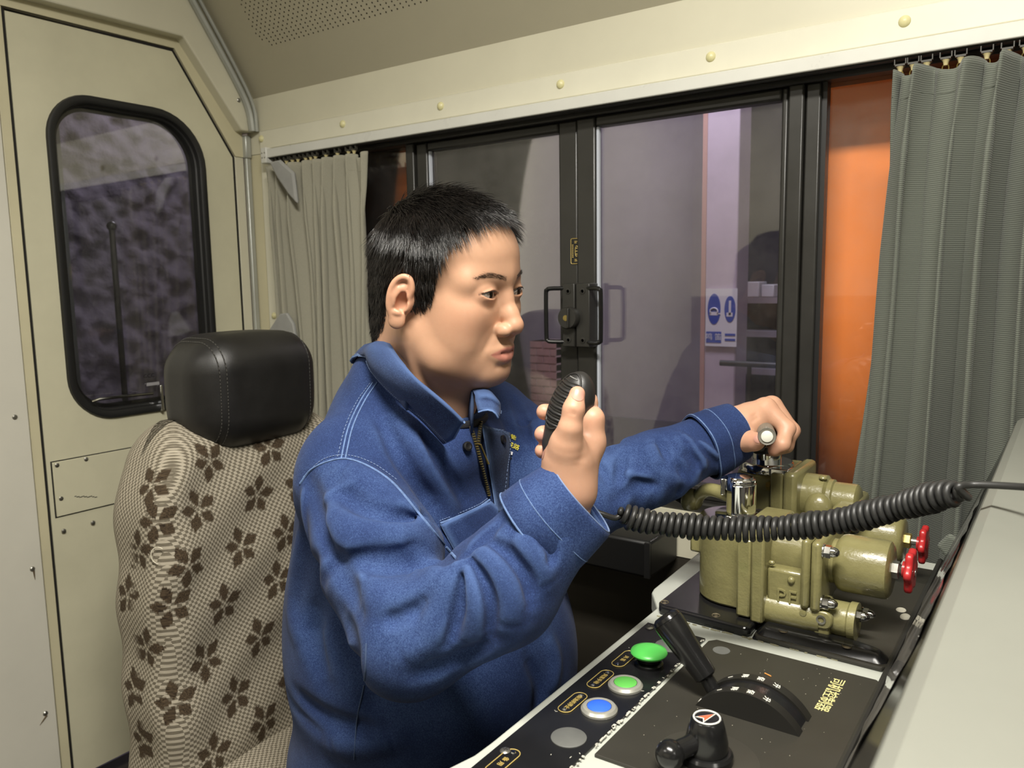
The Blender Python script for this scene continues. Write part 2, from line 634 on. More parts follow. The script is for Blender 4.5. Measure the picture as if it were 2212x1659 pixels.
for q in (-0.020, -0.017, 0.017, 0.020):
    gg.span((xs - 0.003, ys - 0.0012, zs + q - 0.0006), (xs + 0.002, ys - 0.0006, zs + q + 0.0006))
for q in np.arange(-0.012, 0.013, 0.0035):
    gg.span((xs - 0.0085, ys - 0.0012, zs + q - 0.0009), (xs - 0.006, ys - 0.0006, zs + q + 0.0009))
obj('gold_print', gg, GOLD, st)

# dark heater box on the wall under the sill
hb = thing('heater_box', 'black metal box mounted on the wall below the window sill', 'box', (-0.72, 1.36, 0.66))
obj('casing', G().span((-0.92, 1.29, 0.655), (-0.61, 1.416, 0.725)), mat('heater_black', (20, 20, 20), 0.4), hb, bevel=0.006)
obj('corner_strip', G().span((-0.620, 1.286, 0.657), (-0.609, 1.292, 0.723)), RUBBER, hb)

# ================================================================== back wall with its door
wb = struct('wall_back', (XB, 0.4, 0.0))
yd0, yd1, zdt = 0.826, 1.372, 1.787
cut = [(1.212, 1.787), (1.372, 1.545)]
obj('wall_core', G().span((XB - 0.05, -1.6, 0.0), (XB - 0.028, 0.826, 2.37)).span((XB - 0.05, 0.826, 1.79), (XB - 0.028, 1.2, 2.37))
    .span((XB - 0.05, 1.376, 0.0), (XB - 0.028, YW + 0.03, 1.62)), CREAM, wb)
wp = obj('screwed_panel', G().span((XB - 0.03, -1.6, 0.0), (XB + 0.004, 0.800, 2.36)), PANELW, wb, bevel=0.002)
obj('jamb_strip', G().span((XB - 0.03, 0.802, 0.0), (XB + 0.001, 0.8225, 1.80)), CREAM2, wb, bevel=0.001)
obj('jamb_strip', G().span((XB - 0.03, 1.3755, 0.0), (XB + 0.001, 1.402, 1.56)), CREAM, wb, bevel=0.001)
# surround above the door, standing proud of it, following the slope of the roof
sur = [(0.60, 1.83), (0.79, 1.812), (1.222, 1.814), (1.378, 1.612), (1.42, 1.612), (1.42, ZS), (YS, ZC), (0.60, ZC)]
obj('door_surround', G().prism([(XB - 0.03, y, z) for y, z in sur], (0.066, 0, 0)), CREAM, wb, smooth=0, bevel=0.004)
obj('door_rebate', G().prism([(XB - 0.03, y, z) for y, z in [(0.80, 1.791), (1.215, 1.791), (1.3755, 1.548), (1.40, 1.548), (1.40, 1.615), (1.376, 1.617), (1.222, 1.816), (0.80, 1.816)]], (0.034, 0, 0)), CREAM2, wb, smooth=0)
sc = obj('panel_screw', G().lathe((XB + 0.004, 0.752, 0.935), (1, 0, 0), [(0.0058, -0.001), (0.0055, 0.0012), (0.0035, 0.003), (0.0001, 0.0034)], 14), STEEL, wb)
for u, v in ((70, 1229), (98, 1541)):
    p = px(u, v, x=XB + 0.004)
    copies('panel_screw', sc, [(0, p[1] - 0.752, p[2] - 0.935)], wb)
p = px(32, 901, x=XB + 0.004)
sc.location = (0, p[1] - 0.752, p[2] - 0.935)
p = px(501, 207, x=XB + 0.036)
copies('panel_screw', sc, [(0.032, p[1] - 0.752, p[2] - 0.935)], wb)
for c in wb.children:
    if c.name.startswith('panel_screw') and c is not sc and c.location.z < 0.4:
        pass
drips = G()
for u, v, du, dv in ((70, 1229, 6, 24), (98, 1541, -12, 26)):
    q0, q1 = px(u + 3, v + 4, x=XB + 0.0044), px(u + du, v + dv, x=XB + 0.0044)
    drips.tube([q0, (q0 + q1) / 2, q1], [0.0022, 0.0016, 0.0003], 6, flat=(1, 1))
obj('rust_drip', drips, mat('rust', (95, 80, 60), 0.8), wb)
# aluminium corner strips between back wall, roof slope and window wall
obj('corner_strip', G().tube(catmull([(XB + 0.045, y, z) for y, z in ((0.99, 2.30), (1.10, 2.12), (1.245, 1.905), (1.352, 1.745), (1.392, 1.672), (1.402, 1.612))], 8), 0.010, 8, flat=(1.0, 0.8)), ALU, wb)
obj('corner_bead', G().tube(catmull([(XB + 0.052, y, z) for y, z in ((1.0, 2.308), (1.11, 2.128), (1.257, 1.915), (1.364, 1.753), (1.405, 1.676), (1.413, 1.612))], 8), 0.005, 8), ALU, wb)
obj('corner_strip', G().span((XB + 0.0, 1.4035, 0.0), (XB + 0.012, 1.4195, 1.600)), ALU, wb, bevel=0.003)
obj('corner_joint', G().span((XB + 0.0, 1.400, 1.545), (XB + 0.017, 1.4195, 1.605)), ALU, wb, bevel=0.004)

door = struct('door_1', (XB, 1.1, 0.05), 'cream cab door with a rubber-sealed window and chamfered corner')
leaf = [(0.829, 0.05), (0.829, 1.783), (1.210, 1.783), (1.368, 1.544), (1.368, 0.05)]
wy0, wy1, wz0, wz1 = 0.890, 1.283, 0.892, 1.640
win_out = rrect((wy0 + wy1) / 2, (wz0 + wz1) / 2, wy1 - wy0, wz1 - wz0, (0.135, 0.105, 0.105, 0.105), 10)
# leaf with a hole: bridge of outline and window outline
bm = bmesh.new()


def ring_leaf(x):
    vo = [bm.verts.new((x, y, z)) for y, z in leaf]
    vi = [bm.verts.new((x, y, z)) for y, z in win_out]
    eo = [bm.edges.new((vo[i], vo[(i + 1) % len(vo)])) for i in range(len(vo))]
    ei = [bm.edges.new((vi[i], vi[(i + 1) % len(vi)])) for i in range(len(vi))]
    bmesh.ops.triangle_fill(bm, use_beauty=True, use_dissolve=False, edges=eo + ei, normal=(1, 0, 0))
    return vo, vi


fo, fi = ring_leaf(XB)
bo, bi = ring_leaf(XB - 0.03)
for A, B in ((fo, bo), (fi, bi)):
    for i in range(len(A)):
        j = (i + 1) % len(A)
        bm.faces.new((A[i], A[j], B[j], B[i]))
bmesh.ops.recalc_face_normals(bm, faces=bm.faces)
V = np.array([v.co[:] for v in bm.verts])
bm.verts.index_update()
F = [tuple(v.index for v in f.verts) for f in bm.faces]
bm.free()
obj('leaf', (V, F), DOORC, door, smooth=0)
gp = [(XB - 0.004, y, z) for y, z in [(0.8255, 0.0), (0.8255, 1.787), (1.2125, 1.787), (1.372, 1.5455), (1.372, 0.0)]]
obj('edge_seal', G().tube(gp, 0.0042, 6), GAPC, door)
cy_, cz_ = (wy0 + wy1) / 2, (wz0 + wz1) / 2


def inset(d):
    return rrect(cy_, cz_, wy1 - wy0 - 2 * d, wz1 - wz0 - 2 * d, tuple(max(0.02, q - d) for q in (0.135, 0.105, 0.105, 0.105)), 10)


rings = [(0.0, 0.000), (0.002, 0.007), (0.010, 0.009), (0.018, 0.005), (0.020, -0.006), (0.024, -0.008), (0.026, -0.022), (0.034, -0.024)]
P3 = np.array([[(XB + h, y, z) for y, z in inset(d)] for d, h in rings])
P3 = np.concatenate([P3, P3[:, :1]], axis=1)
obj('window_gasket', G().sheet(P3), RUBBER, door, smooth=50)
obj('pane', G().prism([(XB - 0.022, y, z) for y, z in inset(0.026)], (-0.004, 0, 0)), GLASSD, door, smooth=0)
# screwed-on access plate below the window
q = [px(u, v, x=XB + 0.004) for u, v in ((113, 997), (130, 1158), (372, 1082), (352, 952))]
ap = obj('access_plate', G().span((XB - 0.001, q[0][1], 0.686), (XB + 0.004, 1.118, 0.812)), DOORC, door, bevel=0.0008)
obj('plate_shadow_gap', G().span((XB - 0.0005, q[0][1] - 0.003, 0.683), (XB + 0.0008, 1.1205, 0.8145)), GAPC, door)
for u, v in ((123, 1005), (186, 992), (294, 969), (348, 957), (132, 1077), (138, 1147), (201, 1129)):
    p = px(u, v, x=XB + 0.004)
    s1 = obj('screw', G().lathe(p, (1, 0, 0), [(0.0052, -0.001), (0.005, 0.001), (0.003, 0.0022), (0.0001, 0.0024)], 12), STEEL, ap)
sm = G()
for k in range(9):
    p = px(163 + k * 5.5, 1072 + (k % 3), x=XB + 0.0042)
    sm.box(p, (0.0006, 0.004 + 0.003 * rng.random(), 0.0016))
obj('scratch_mark', sm, GAPC, ap)
# latch bar of the drop window
lb = obj('window_latch_bar', G().tube([px(198, 868, x=XB + 0.01), px(215, 862, x=XB + 0.01), px(330, 850, x=XB + 0.01)], 0.0035, 8), CHROME, door)
obj('window_latch_end', G().span((XB + 0.002, 1.105, 0.895), (XB + 0.018, 1.112, 0.960)), CHROME, door, bevel=0.002)
gsn = G()
p = px(331, 829, x=XB - 0.0208)
gsn.span((p[0], p[1] - 0.018, p[2] - 0.004), (p[0] + 0.0006, p[1] + 0.016, p[2] + 0.004))
obj('glass_sticker', gsn, mat('pale_sticker', (150, 148, 150), 0.5), door)
v, f = text_mesh('CCC', 0.014, px(322, 812, x=XB - 0.0208), (0, 1, 0), (0, 0, 1), 0.0002)
obj('glass_mark', (v, f), mat('glass_mark_black', (22, 20, 22), 0.6), door, smooth=0)

# ================================================================== outside the cab
# orange body sheets that close the sliding pockets left and right of the sashes
ob = tag(obj('body_panel', G().span((-1.80, 1.54, 0.5), (-1.225, 1.555, 1.75)), ORANGE, bevel=0.004), 'dark orange body panel behind the glass beside the left curtain', 'body panel')
ob = tag(obj('body_panel', G().span((-0.42, 1.57, 0.5), (0.9, 1.585, 1.75)), ORANGE, bevel=0.004), 'bright orange body panel behind the glass beside the right curtain', 'body panel')
# rough sprayed-concrete wall behind the door
n_, m_ = 260, 260
yy, zz = np.meshgrid(np.linspace(-0.2, 3.4, n_), np.linspace(-0.5, 3.0, m_), indexing='ij')
hh = np.zeros_like(yy)
for k in range(60):
    fx, fz, ph = rng.normal(0, 45), rng.normal(0, 45), rng.random() * 6.28
    hh += np.sin(fx * yy + fz * zz + ph) * 0.35
hh = hh * 0.0055
o = obj('rock_wall', G().sheet(np.stack([-2.95 + hh, yy, zz], -1)[::-1]), SHOT, smooth=True)
tag(o, 'rough dark sprayed-concrete tunnel wall seen through the door window', 'tunnel wall')
post = tag(obj('door_post', G().span((-2.30, 1.06, 0.0), (-2.24, 1.10, 2.6)), mat('post_grey', (92, 96, 96), 0.5, var=0.1)), 'grey vertical post outside the door window', 'post')
gb = tag(obj('grab_rail', G().tube([(-2.10, 1.145, 0.0), (-2.10, 1.145, 0.7), (-2.10, 1.145, 1.36)], 0.008, 8).ball((-2.10, 1.145, 1.365), 0.013, 12, 8), BLACKF), 'thin dark grab rail outside the door window', 'grab rail')
obj('floor', G().span((-3.1, -0.3, -0.05), (-1.951, 1.88, 0.0)), CONC)['kind'] = 'structure'
# platform hall beyond the side window
YO = 3.4
pw = struct('platform_wall', (-1.0, YO, 0.0))
obj('plaster', G().span((-4.0, YO, -0.5), (2.0, YO + 0.1, 3.4)), CONC, pw)
obj('dado', G().span((-4.0, YO - 0.02, -0.5), (2.0, YO, 0.55)), mat('dado_grey', (104, 98, 112), 0.8, var=0.2), pw)
obj('platform', G().span((-4.0, 1.9, -0.6), (2.0, YO + 0.1, 0.0)), CONC)['kind'] = 'structure'
YP = 2.75
x0, x1 = px(1522, 600, y=YP)[0], px(1592, 600, y=YP)[0]
pl = thing('pillar', 'pale lilac painted platform pillar carrying the blue safety sign', 'pillar', ((x0 + x1) / 2, YP, 0.0))
obj('shaft', G().span((x0, YP, 0.0), (x1, YP + 0.12, 3.2)), PILLAR, pl, bevel=0.006)
obj('edge_guard', G().span((x0 - 0.012, YP - 0.003, 0.0), (x0 + 0.004, YP + 0.02, 2.4)), mat('guard_pink', (190, 150, 140), 0.6), pl)
# safety sign on the pillar
WHITE = mat('sign_white', (225, 225, 230), 0.5)
BLUE = mat('sign_blue', (40, 70, 170), 0.5)
c = px(1558, 686, y=YP - 0.006)
sw, sh = 0.115, 0.205
sg = thing('safety_sign', 'white safety sign with two blue round pictograms on the pillar', 'sign', (c[0], c[1], c[2] - sh / 2))
obj('board', G().box(c, (sw, 0.004, sh)), WHITE, sg)
for k, dx in enumerate((-0.026, 0.032)):
    e = obj('pictogram', G().lathe((c[0] + dx, c[1] - 0.002, c[2] + 0.030), (0, -1, 0), [(0.026 if k == 0 else 0.022, 0), (0.026 if k == 0 else 0.022, 0.001)], 28), BLUE, sg)
    e.data.transform(Matrix.Translation((dx, -0.002, sh / 2 + 0.03)) @ Matrix.Diagonal((0.92, 1, 2.1, 1)) @ Matrix.Translation((-dx, 0.002, -sh / 2 - 0.03)))
    gz = G()
    yy_ = c[1] - 0.0036
    if k == 0:
        gz.span((c[0] + dx - 0.016, yy_, c[2] + 0.008), (c[0] + dx + 0.014, yy_ + 0.0008, c[2] + 0.020))
        gz.tube([(c[0] + dx + 0.014 * math.cos(t), yy_, c[2] + 0.022 + 0.012 * math.sin(t)) for t in np.linspace(-0.3, 3.5, 12)], 0.0028, 6)
        gz.span((c[0] + dx + 0.012, yy_, c[2] + 0.012), (c[0] + dx + 0.024, yy_ + 0.0008, c[2] + 0.016))
    else:
        gz.span((c[0] + dx - 0.004, yy_, c[2] + 0.008), (c[0] + dx + 0.004, yy_ + 0.0008, c[2] + 0.06))
        gz.span((c[0] + dx - 0.012, yy_, c[2] + 0.004), (c[0] + dx + 0.010, yy_ + 0.0008, c[2] + 0.018))
    obj('symbol', gz, WHITE, e)
tb = obj('caption_block', G().box((c[0] - 0.026, c[1] - 0.0025, c[2] - 0.070), (0.056, 0.001, 0.040)), BLUE, sg)
obj('lettering', text_mesh('鸣 笛', 0.026, (c[0] - 0.026, c[1] - 0.0034, c[2] - 0.070), (1, 0, 0), (0, 0, 1)), WHITE, sg, smooth=0)
for dz in (-0.060, -0.078):
    obj('caption_line', G().box((c[0] + 0.034, c[1] - 0.0025, c[2] + dz), (0.038, 0.001, 0.008)), BLUE, sg)
# brick pier, niche with shelves and boxes, handrail
BRK = mat('pale_brick', (196, 154, 146), 0.85, var=0.2, vscale=12)
yb = 3.0
c0, c1 = px(1143, 735, y=yb), px(1203, 832, y=yb)
bp = thing('brick_pier', 'low pinkish brick pier on the platform behind the left sash', 'brick pier', ((c0[0] + c1[0]) / 2, yb, 0.0))
obj('mortar', G().span((c0[0] + 0.004, yb + 0.004, 0.0), (c1[0] - 0.004, yb + 0.15, c0[2] - 0.004)), mat('mortar', (196, 170, 168), 0.9), bp)
first = None
z_ = c0[2] - 0.0345 * 14
rowi = 0
hb_ = 0.0345
wbk = (c1[0] - c0[0]) / 2.0
while z_ + hb_ < c0[2] + 0.005:
    sh_ = 0.0 if rowi % 2 else -wbk / 2
    for kx in range(3):
        a = max(c0[0], c0[0] + sh_ + kx * wbk) + 0.004
        b = min(c1[0], c0[0] + sh_ + (kx + 1) * wbk) - 0.004
        if b - a > 0.02:
            obj('brick', G().span((a, yb, z_ + 0.003), (b, yb + 0.1, z_ + hb_ - 0.004)), BRK, bp)
    z_ += hb_
    rowi += 1
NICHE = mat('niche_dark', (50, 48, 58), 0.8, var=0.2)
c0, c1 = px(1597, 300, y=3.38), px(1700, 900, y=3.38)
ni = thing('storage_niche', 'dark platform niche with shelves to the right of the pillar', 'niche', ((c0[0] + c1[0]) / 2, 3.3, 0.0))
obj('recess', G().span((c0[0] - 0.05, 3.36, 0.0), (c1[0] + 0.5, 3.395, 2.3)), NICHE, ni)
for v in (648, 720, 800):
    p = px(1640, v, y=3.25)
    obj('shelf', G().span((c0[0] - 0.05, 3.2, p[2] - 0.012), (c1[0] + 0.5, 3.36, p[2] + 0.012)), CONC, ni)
for k, (u0, u1, v0, v1) in enumerate(((1612, 1640, 606, 640), (1644, 1672, 612, 640))):
    a, b = px(u0, v1, y=3.2), px(u1, v0, y=3.2)
    zz_ = px(1640, 648, y=3.25)[2] + 0.012
    tag(obj('carton', G().span((a[0], 3.2, zz_), (b[0], 3.30, zz_ + b[2] - a[2])), WHITE, bevel=0.004), ['white carton on the niche shelf nearest the pillar', 'white carton on the niche shelf farther from the pillar'][k], 'carton', 'cartons on the platform shelf')
hr = thing('platform_handrail', 'dark platform handrail below the safety sign', 'handrail', (-0.4, 2.6, 0.0))
p0, p1 = px(1556, 784, y=2.62), px(1695, 790, y=2.62)
obj('bar', G().cyl(p0, (p1[0] + 0.4, 2.62, p0[2]), 0.010), BLACKF, hr)
for k in range(4):
    xx = p0[0] + 0.10 + k * 0.16
    obj('upright', G().cyl((xx, 2.62, 0.0), (xx, 2.62, p0[2]), 0.008, seg=8), BLACKF, hr)

# ceiling lamp and the added aisle fill (out of view above the camera): housing and lit diffuser
for k, (x, y, lx, ly) in enumerate(((-0.06, 0.10, 0.94, 0.26), (-1.15, -0.75, 0.74, 0.24))):
    cl = thing('ceiling_lamp_and_fill', ['white ceiling strip lamp above the control desk', 'added white fill light over the aisle'][k], 'lamp', (x, y, ZC))
    obj('housing', G().span((x - lx / 2, y - ly / 2, 2.285), (x + lx / 2, y + ly / 2, ZC)), RAILW, cl, bevel=0.004)
    obj('diffuser', G().span((x - lx / 2 + 0.02, y - ly / 2 + 0.02, 2.27), (x + lx / 2 - 0.02, y + ly / 2 - 0.02, 2.286)), mat('lit_diffuser', (255, 244, 222), 0.5, emit=((255, 240, 214), 3.0)), cl)
# ================================================================== rounded box with free warp
def rbox(c, half, r, spacing, warp=None, R=None):
    """rounded box as a quad mesh; returns verts, faces"""
    half = np.array(half, float)
    vs, fs, key = [], [], {}

    def coords(h):
        inner = h - r
        ni = max(1, int(round(2 * inner / spacing)))
        nr = max(3, int(round(r * 1.57 / spacing)))
        t = np.linspace(0, math.pi / 4, nr + 1)
        e = inner + r * np.tan(t)
        return np.concatenate([-e[::-1][:-1], np.linspace(-inner, inner, ni + 1), e[1:]])
    ax = [coords(h) for h in half]
    for d in range(3):
        a, b = (d + 1) % 3, (d + 2) % 3
        A, B = ax[a], ax[b]
        for s in (-1, 1):
            idx = np.zeros((len(A), len(B)), int)
            for i, p in enumerate(A):
                for j, q in enumerate(B):
                    k = [0, 0, 0]
                    k[d] = s * half[d]
                    k[a], k[b] = p, q
                    kk = (round(k[0], 6), round(k[1], 6), round(k[2], 6))
                    if kk not in key:
                        key[kk] = len(vs)
                        vs.append(k)
                    idx[i, j] = key[kk]
            for i in range(len(A) - 1):
                for j in range(len(B) - 1):
                    f = (idx[i, j], idx[i + 1, j], idx[i + 1, j + 1], idx[i, j + 1])
                    fs.append(f if s > 0 else f[::-1])
    V = np.array(vs)
    cl = np.clip(V, -(half - r), half - r)
    dv = V - cl
    L = np.linalg.norm(dv, axis=1)[:, None]
    V = cl + dv / np.maximum(L, 1e-9) * r
    if warp is not None:
        V = warp(V)
    if R is not None:
        V = V @ np.array(R).T
    return V + np.array(c, float), fs


# ------------------------------------------------------------------ seat
def fabric_mat():
    m = bpy.data.materials.new('flowered_seat_fabric')
    m.use_nodes = True
    n = N(m)
    uv = n.new('ShaderNodeUVMap')
    uv.uv_map = 'UVMap'
    mp = n.new('ShaderNodeMapping')
    mp.inputs['Scale'].default_value = (1, 1, 1)
    n.link(uv.outputs[0], mp.inputs[0])
    wv = n.noise(60, 3, 0.6, mp.outputs[0])
    vadd = n.new('ShaderNodeVectorMath', operation='MULTIPLY_ADD')
    n.link(mp.outputs[0], vadd.inputs[0])
    vadd.inputs[1].default_value = (1, 1, 1)
    comb = n.new('ShaderNodeCombineXYZ')
    n.link(n.math('MULTIPLY', wv, 0.004), comb.inputs[0])
    n.link(n.math('MULTIPLY', wv, 0.003), comb.inputs[1])
    n.link(comb.outputs[0], vadd.inputs[2])
    ck = n.new('ShaderNodeTexChecker')
    ck.inputs['Scale'].default_value = 205
    n.link(vadd.outputs[0], ck.inputs['Vector'])
    fine = n.noise(1, 3, 0.7, vadd.outputs[0], stretch=(420, 1500, 1))
    f = n.math('ADD', n.math('MULTIPLY', ck.outputs['Fac'], 0.42), n.math('MULTIPLY', fine, 0.75))
    base = n.ramp(f, [(0.25, lin((78, 72, 61))), (0.55, lin((132, 124, 108))), (0.9, lin((174, 166, 149)))])
    at = n.new('ShaderNodeAttribute', attribute_name='flower')
    vein = n.noise(1, 2, 0.6, vadd.outputs[0], stretch=(700, 300, 1))
    dark = n.ramp(vein, [(0.35, lin((44, 36, 28))), (0.75, lin((92, 78, 60)))])
    n.link(n.mix(at.outputs['Fac'], base, dark), n.bsdf.inputs['Base Color'])
    n.bsdf.inputs['Roughness'].default_value = 0.9
    n.bsdf.inputs['Specular IOR Level'].default_value = 0.15
    n.bump(f, 0.5, 0.0012)
    return m


FABRIC = fabric_mat()
seat = thing('driver_seat', 'driver seat with flowered beige cover and black leather headrest', 'seat', (-1.12, 0.907, 0.0))
SY = 0.905


def back_warp(V):
    x, y, z = V[:, 0], V[:, 1], V[:, 2]
    V = V.copy()
    s = np.clip((z + 0.37) / 0.74, 0, 1)
    V[:, 1] = y * (0.90 + 0.16 * (1 - s) - 0.26 * np.clip((s - 0.72) / 0.28, 0, 1) ** 2)
    V[:, 0] = x + 0.016 * (np.abs(y) / 0.24) ** 3 * (x > 0) - 0.02 * (1 - s) * 0 + 0.004 * np.sin(z * 21 + y * 6) + 0.003 * np.sin(z * 47 - y * 30 + 1.0)
    V[:, 0] += -0.05 * np.clip((s - 0.80) / 0.2, 0, 1) ** 2 * (x > 0)
    V[:, 1] += 0.003 * np.sin(z * 38 + 2)
    return V


th = math.radians(4)
Rb = np.array([[math.cos(th), 0, -math.sin(th)], [0, 1, 0], [math.sin(th), 0, math.cos(th)]])
V, F = rbox((-1.255, SY, 0.60), (0.085, 0.245, 0.37), 0.06, 0.0032, back_warp, Rb)
so = obj('backrest', (V, F), FABRIC, seat, smooth=True)
me = so.data
V = np.array([v.co[:] for v in me.vertices]) + origin_of(seat)
Nn = np.array([v.normal[:] for v in me.vertices])
uvl = me.uv_layers.new(name='UVMap')
uu = V[:, 1] - V[:, 0]
li = np.zeros(len(me.loops), int)
me.loops.foreach_get('vertex_index', li)
uvd = np.stack([uu[li], V[li, 2]], -1).astype(np.float32).ravel()
uvl.data.foreach_set('uv', uvd)
from mathutils.bvhtree import BVHTree
bv = BVHTree.FromPolygons(V.tolist(), F)
fl = np.zeros(len(V))
FLW = [(360, 535, 20), (580, 490, 0), (320, 715, 10), (535, 660, -15), (475, 850, 5), (165, 760, 20), (100, 865, 0), (285, 920, 25), (220, 1070, 15),
       (415, 1060, 0), (130, 1220, -10), (545, 1180, 10), (345, 1265, 25), (235, 1420, 10), (455, 1395, 5), (120, 1560, 15), (375, 1610, -10), (560, 1490, 20),
       (610, 970, 0), (150, 625, 40), (60, 1030, 0), (85, 1370, 15), (640, 800, 0), (660, 1330, 15), (690, 620, 0)]
for u, v, rot in FLW:
    d = ROT @ np.array([240 + u / 1.694 - 1106.0, 680 + v / 1.694 - 829.5, FPX])
    hit = bv.ray_cast(Vector(CAMPOS), Vector(d).normalized())
    if hit[0] is None:
        continue
    c0, n0 = np.array(hit[0]), np.array(hit[1])
    if n0 @ d > 0:
        n0 = -n0
    r0 = np.cross([0, 0, 1], n0)
    r0 /= np.linalg.norm(r0)
    u0 = np.cross(n0, r0)
    w_ = V - c0
    near = np.linalg.norm(w_, axis=1) < 0.05
    q = w_[near]
    X, Y_ = q @ r0, q @ u0
    R_ = 0.0355
    rr = np.hypot(X, Y_) / R_
    aa = np.arctan2(Y_, X) - math.radians(90 + rot)
    mask = np.zeros(len(q))
    for k in range(5):
        da = (aa - k * 2 * math.pi / 5 + math.pi) % (2 * math.pi) - math.pi
        lr = rr * np.cos(da)
        lt = np.abs(rr * np.sin(da))
        top = 1.08 if k % 2 == 0 else 0.92
        t = (lr - 0.14) / (top - 0.14)
        wd = 0.30 * np.where(t < 0.55, np.clip(t / 0.55, 0, 1) ** 0.7, np.clip((1 - t) / 0.45, 0, 1) ** 0.8)
        mask = np.maximum(mask, ((t > 0) & (t < 1) & (lt < wd)).astype(float))
    fl[near] = np.maximum(fl[near], mask)
at = me.attributes.new('flower', 'FLOAT', 'POINT')
at.data.foreach_set('value', fl.astype(np.float32))

LEATHER = mat('black_leather', (27, 26, 25), 0.42, var=0.15, vscale=20, bump=0.25, bscale=420, bdist=0.0005)


def head_warp(V):
    V = V.copy()
    x, y, z = V[:, 0], V[:, 1], V[:, 2]
    V[:, 0] = x + 0.010 * (1 - (y / 0.12) ** 2) * (x > 0) + 0.10 * z * 0.3 * (x > 0)
    V[:, 2] = z + 0.006 * (1 - (y / 0.12) ** 2) * (z > 0)
    V[:, 1] = y * (1.0 + 0.05 * np.cos(z * 14) - 0.6 * np.maximum(0, -z - 0.03))
    return V


HC = np.array([-1.268, 0.918, 1.010])
V, F = rbox(HC, (0.082, 0.129, 0.103), 0.064, 0.006, head_warp)
hd = obj('headrest', (V, F), LEATHER, seat, smooth=True)
# twin seams with stitches on both ends of the headrest
STI = mat('grey_stitching', (70, 68, 64), 0.7)
bh = BVHTree.FromPolygons(V.tolist(), F)
for y_ in (SY - 0.088, SY - 0.078, SY + 0.102):
    pts = []
    for t in np.linspace(0, 2 * math.pi, 90, endpoint=False):
        d = Vector((math.cos(t), 0, math.sin(t)))
        h = bh.ray_cast(Vector((HC[0], y_, HC[2])) + d * 0.4, -d)
        if h[0] is not None:
            pts.append(np.array(h[0]))
    pts = np.array(pts)
    obj('seam', G().tube(pts, 0.0012, 6, closed=True), LEATHER, hd)
    g = G()
    for i in range(0, len(pts)):
        a, b = pts[i], pts[(i + 1) % len(pts)]
        m_ = (a + b) / 2 - HC
        m_[1] = 0
        off = m_ / np.linalg.norm(m_) * 0.0010
        g.tube([a * 0.8 + b * 0.2 + off, a * 0.25 + b * 0.75 + off], 0.0007, 5)
    s_ = obj('stitching', g, STI, hd)
    s_['kind'] = 'stuff'
for dy in (-0.05, 0.05):
    obj('headrest_post', G().cyl((-1.268, SY + dy, 0.90), (-1.268, SY + dy, 0.96), 0.006), STEEL, seat)
V, F = rbox((-0.985, SY, 0.320), (0.255, 0.235, 0.065), 0.045, 0.02)
cu_ = obj('cushion', (V, F), FABRIC, seat, smooth=True)
uvl = cu_.data.uv_layers.new(name='UVMap')
vv_ = np.array([v.co[:] for v in cu_.data.vertices])
li = np.zeros(len(cu_.data.loops), int)
cu_.data.loops.foreach_get('vertex_index', li)
uvl.data.foreach_set('uv', np.stack([vv_[li, 1], vv_[li, 0] + vv_[li, 2]], -1).astype(np.float32).ravel())
obj('seat_frame', G().span((-1.24, SY - 0.20, 0.20), (-0.76, SY + 0.20, 0.262)), BLACKF, seat, bevel=0.01)
obj('pedestal', G().lathe((-1.0, SY, 0.0), (0, 0, 1), [(0.20, 0), (0.20, 0.02), (0.09, 0.03), (0.085, 0.195), (0.15, 0.20)], 28), BLACKF, seat)
h = bv.ray_cast(Vector(CAMPOS), Vector(ROT @ np.array([342 - 1106.0, 1200 - 829.5, FPX])).normalized())
if h[0] is not None:
    c0 = np.array(h[0])
    d0 = CAMPOS - c0
    d0 /= np.linalg.norm(d0)
    pts = [c0 + np.array([0.012 * math.cos(t) * 0.8, 0.012 * math.cos(t) * 0.58, 0.014 * math.sin(t)]) + d0 * 0.006 for t in np.linspace(0.9, 4.6, 14)]
    obj('loose_thread', G().tube(pts, 0.0007, 5), mat('pale_thread', (215, 208, 188), 0.8), seat)

# ================================================================== curtains
def cloth_mat(name, col, rib, ribs, strength, lo=0.75):
    m = bpy.data.materials.new(name)
    m.use_nodes = True
    n = N(m)
    tc = n.new('ShaderNodeTexCoord').outputs['Object']
    wv = n.new('ShaderNodeTexWave', bands_direction='Z', wave_type='BANDS')
    wv.inputs['Scale'].default_value = 2 * math.pi / (20 * rib)
    wv.inputs['Distortion'].default_value = 0.6
    n.link(tc, wv.inputs['Vector'])
    nz = n.noise(500, 3, 0.7, tc)
    big = n.noise(7, 4, 0.6, tc)
    f = n.math('ADD', n.math('MULTIPLY', wv.outputs['Fac'], ribs), n.math('MULTIPLY', nz, 1 - ribs))
    c = lin(col)
    dk = tuple(x * lo for x in c[:3]) + (1,)
    hi = tuple(min(1, x * 1.15) for x in c[:3]) + (1,)
    cc = n.ramp(f, [(0.15, dk), (0.75, hi)])
    cc2 = n.mix(n.math('MULTIPLY', big, 0.25), cc, tuple(x * 0.8 for x in c[:3]) + (1,))
    n.link(cc2, n.bsdf.inputs['Base Color'])
    n.bsdf.inputs['Roughness'].default_value = 0.85
    n.bsdf.inputs['Specular IOR Level'].default_value = 0.2
    n.bsdf.inputs['Sheen Weight'].default_value = 0.15
    n.bump(f, strength, 0.0012)
    return m


CURL = cloth_mat('grey_curtain_cloth', (150, 147, 131), 0.0016, 0.35, 0.25)
CURR = cloth_mat('ribbed_grey_curtain_cloth', (102, 106, 97), 0.0030, 0.70, 0.45, 0.68)
HEM = mat('curtain_hem_cloth', (150, 150, 146), 0.6, var=0.1, vscale=25)
PLASTIC = mat('cream_glider', (200, 188, 140), 0.4)


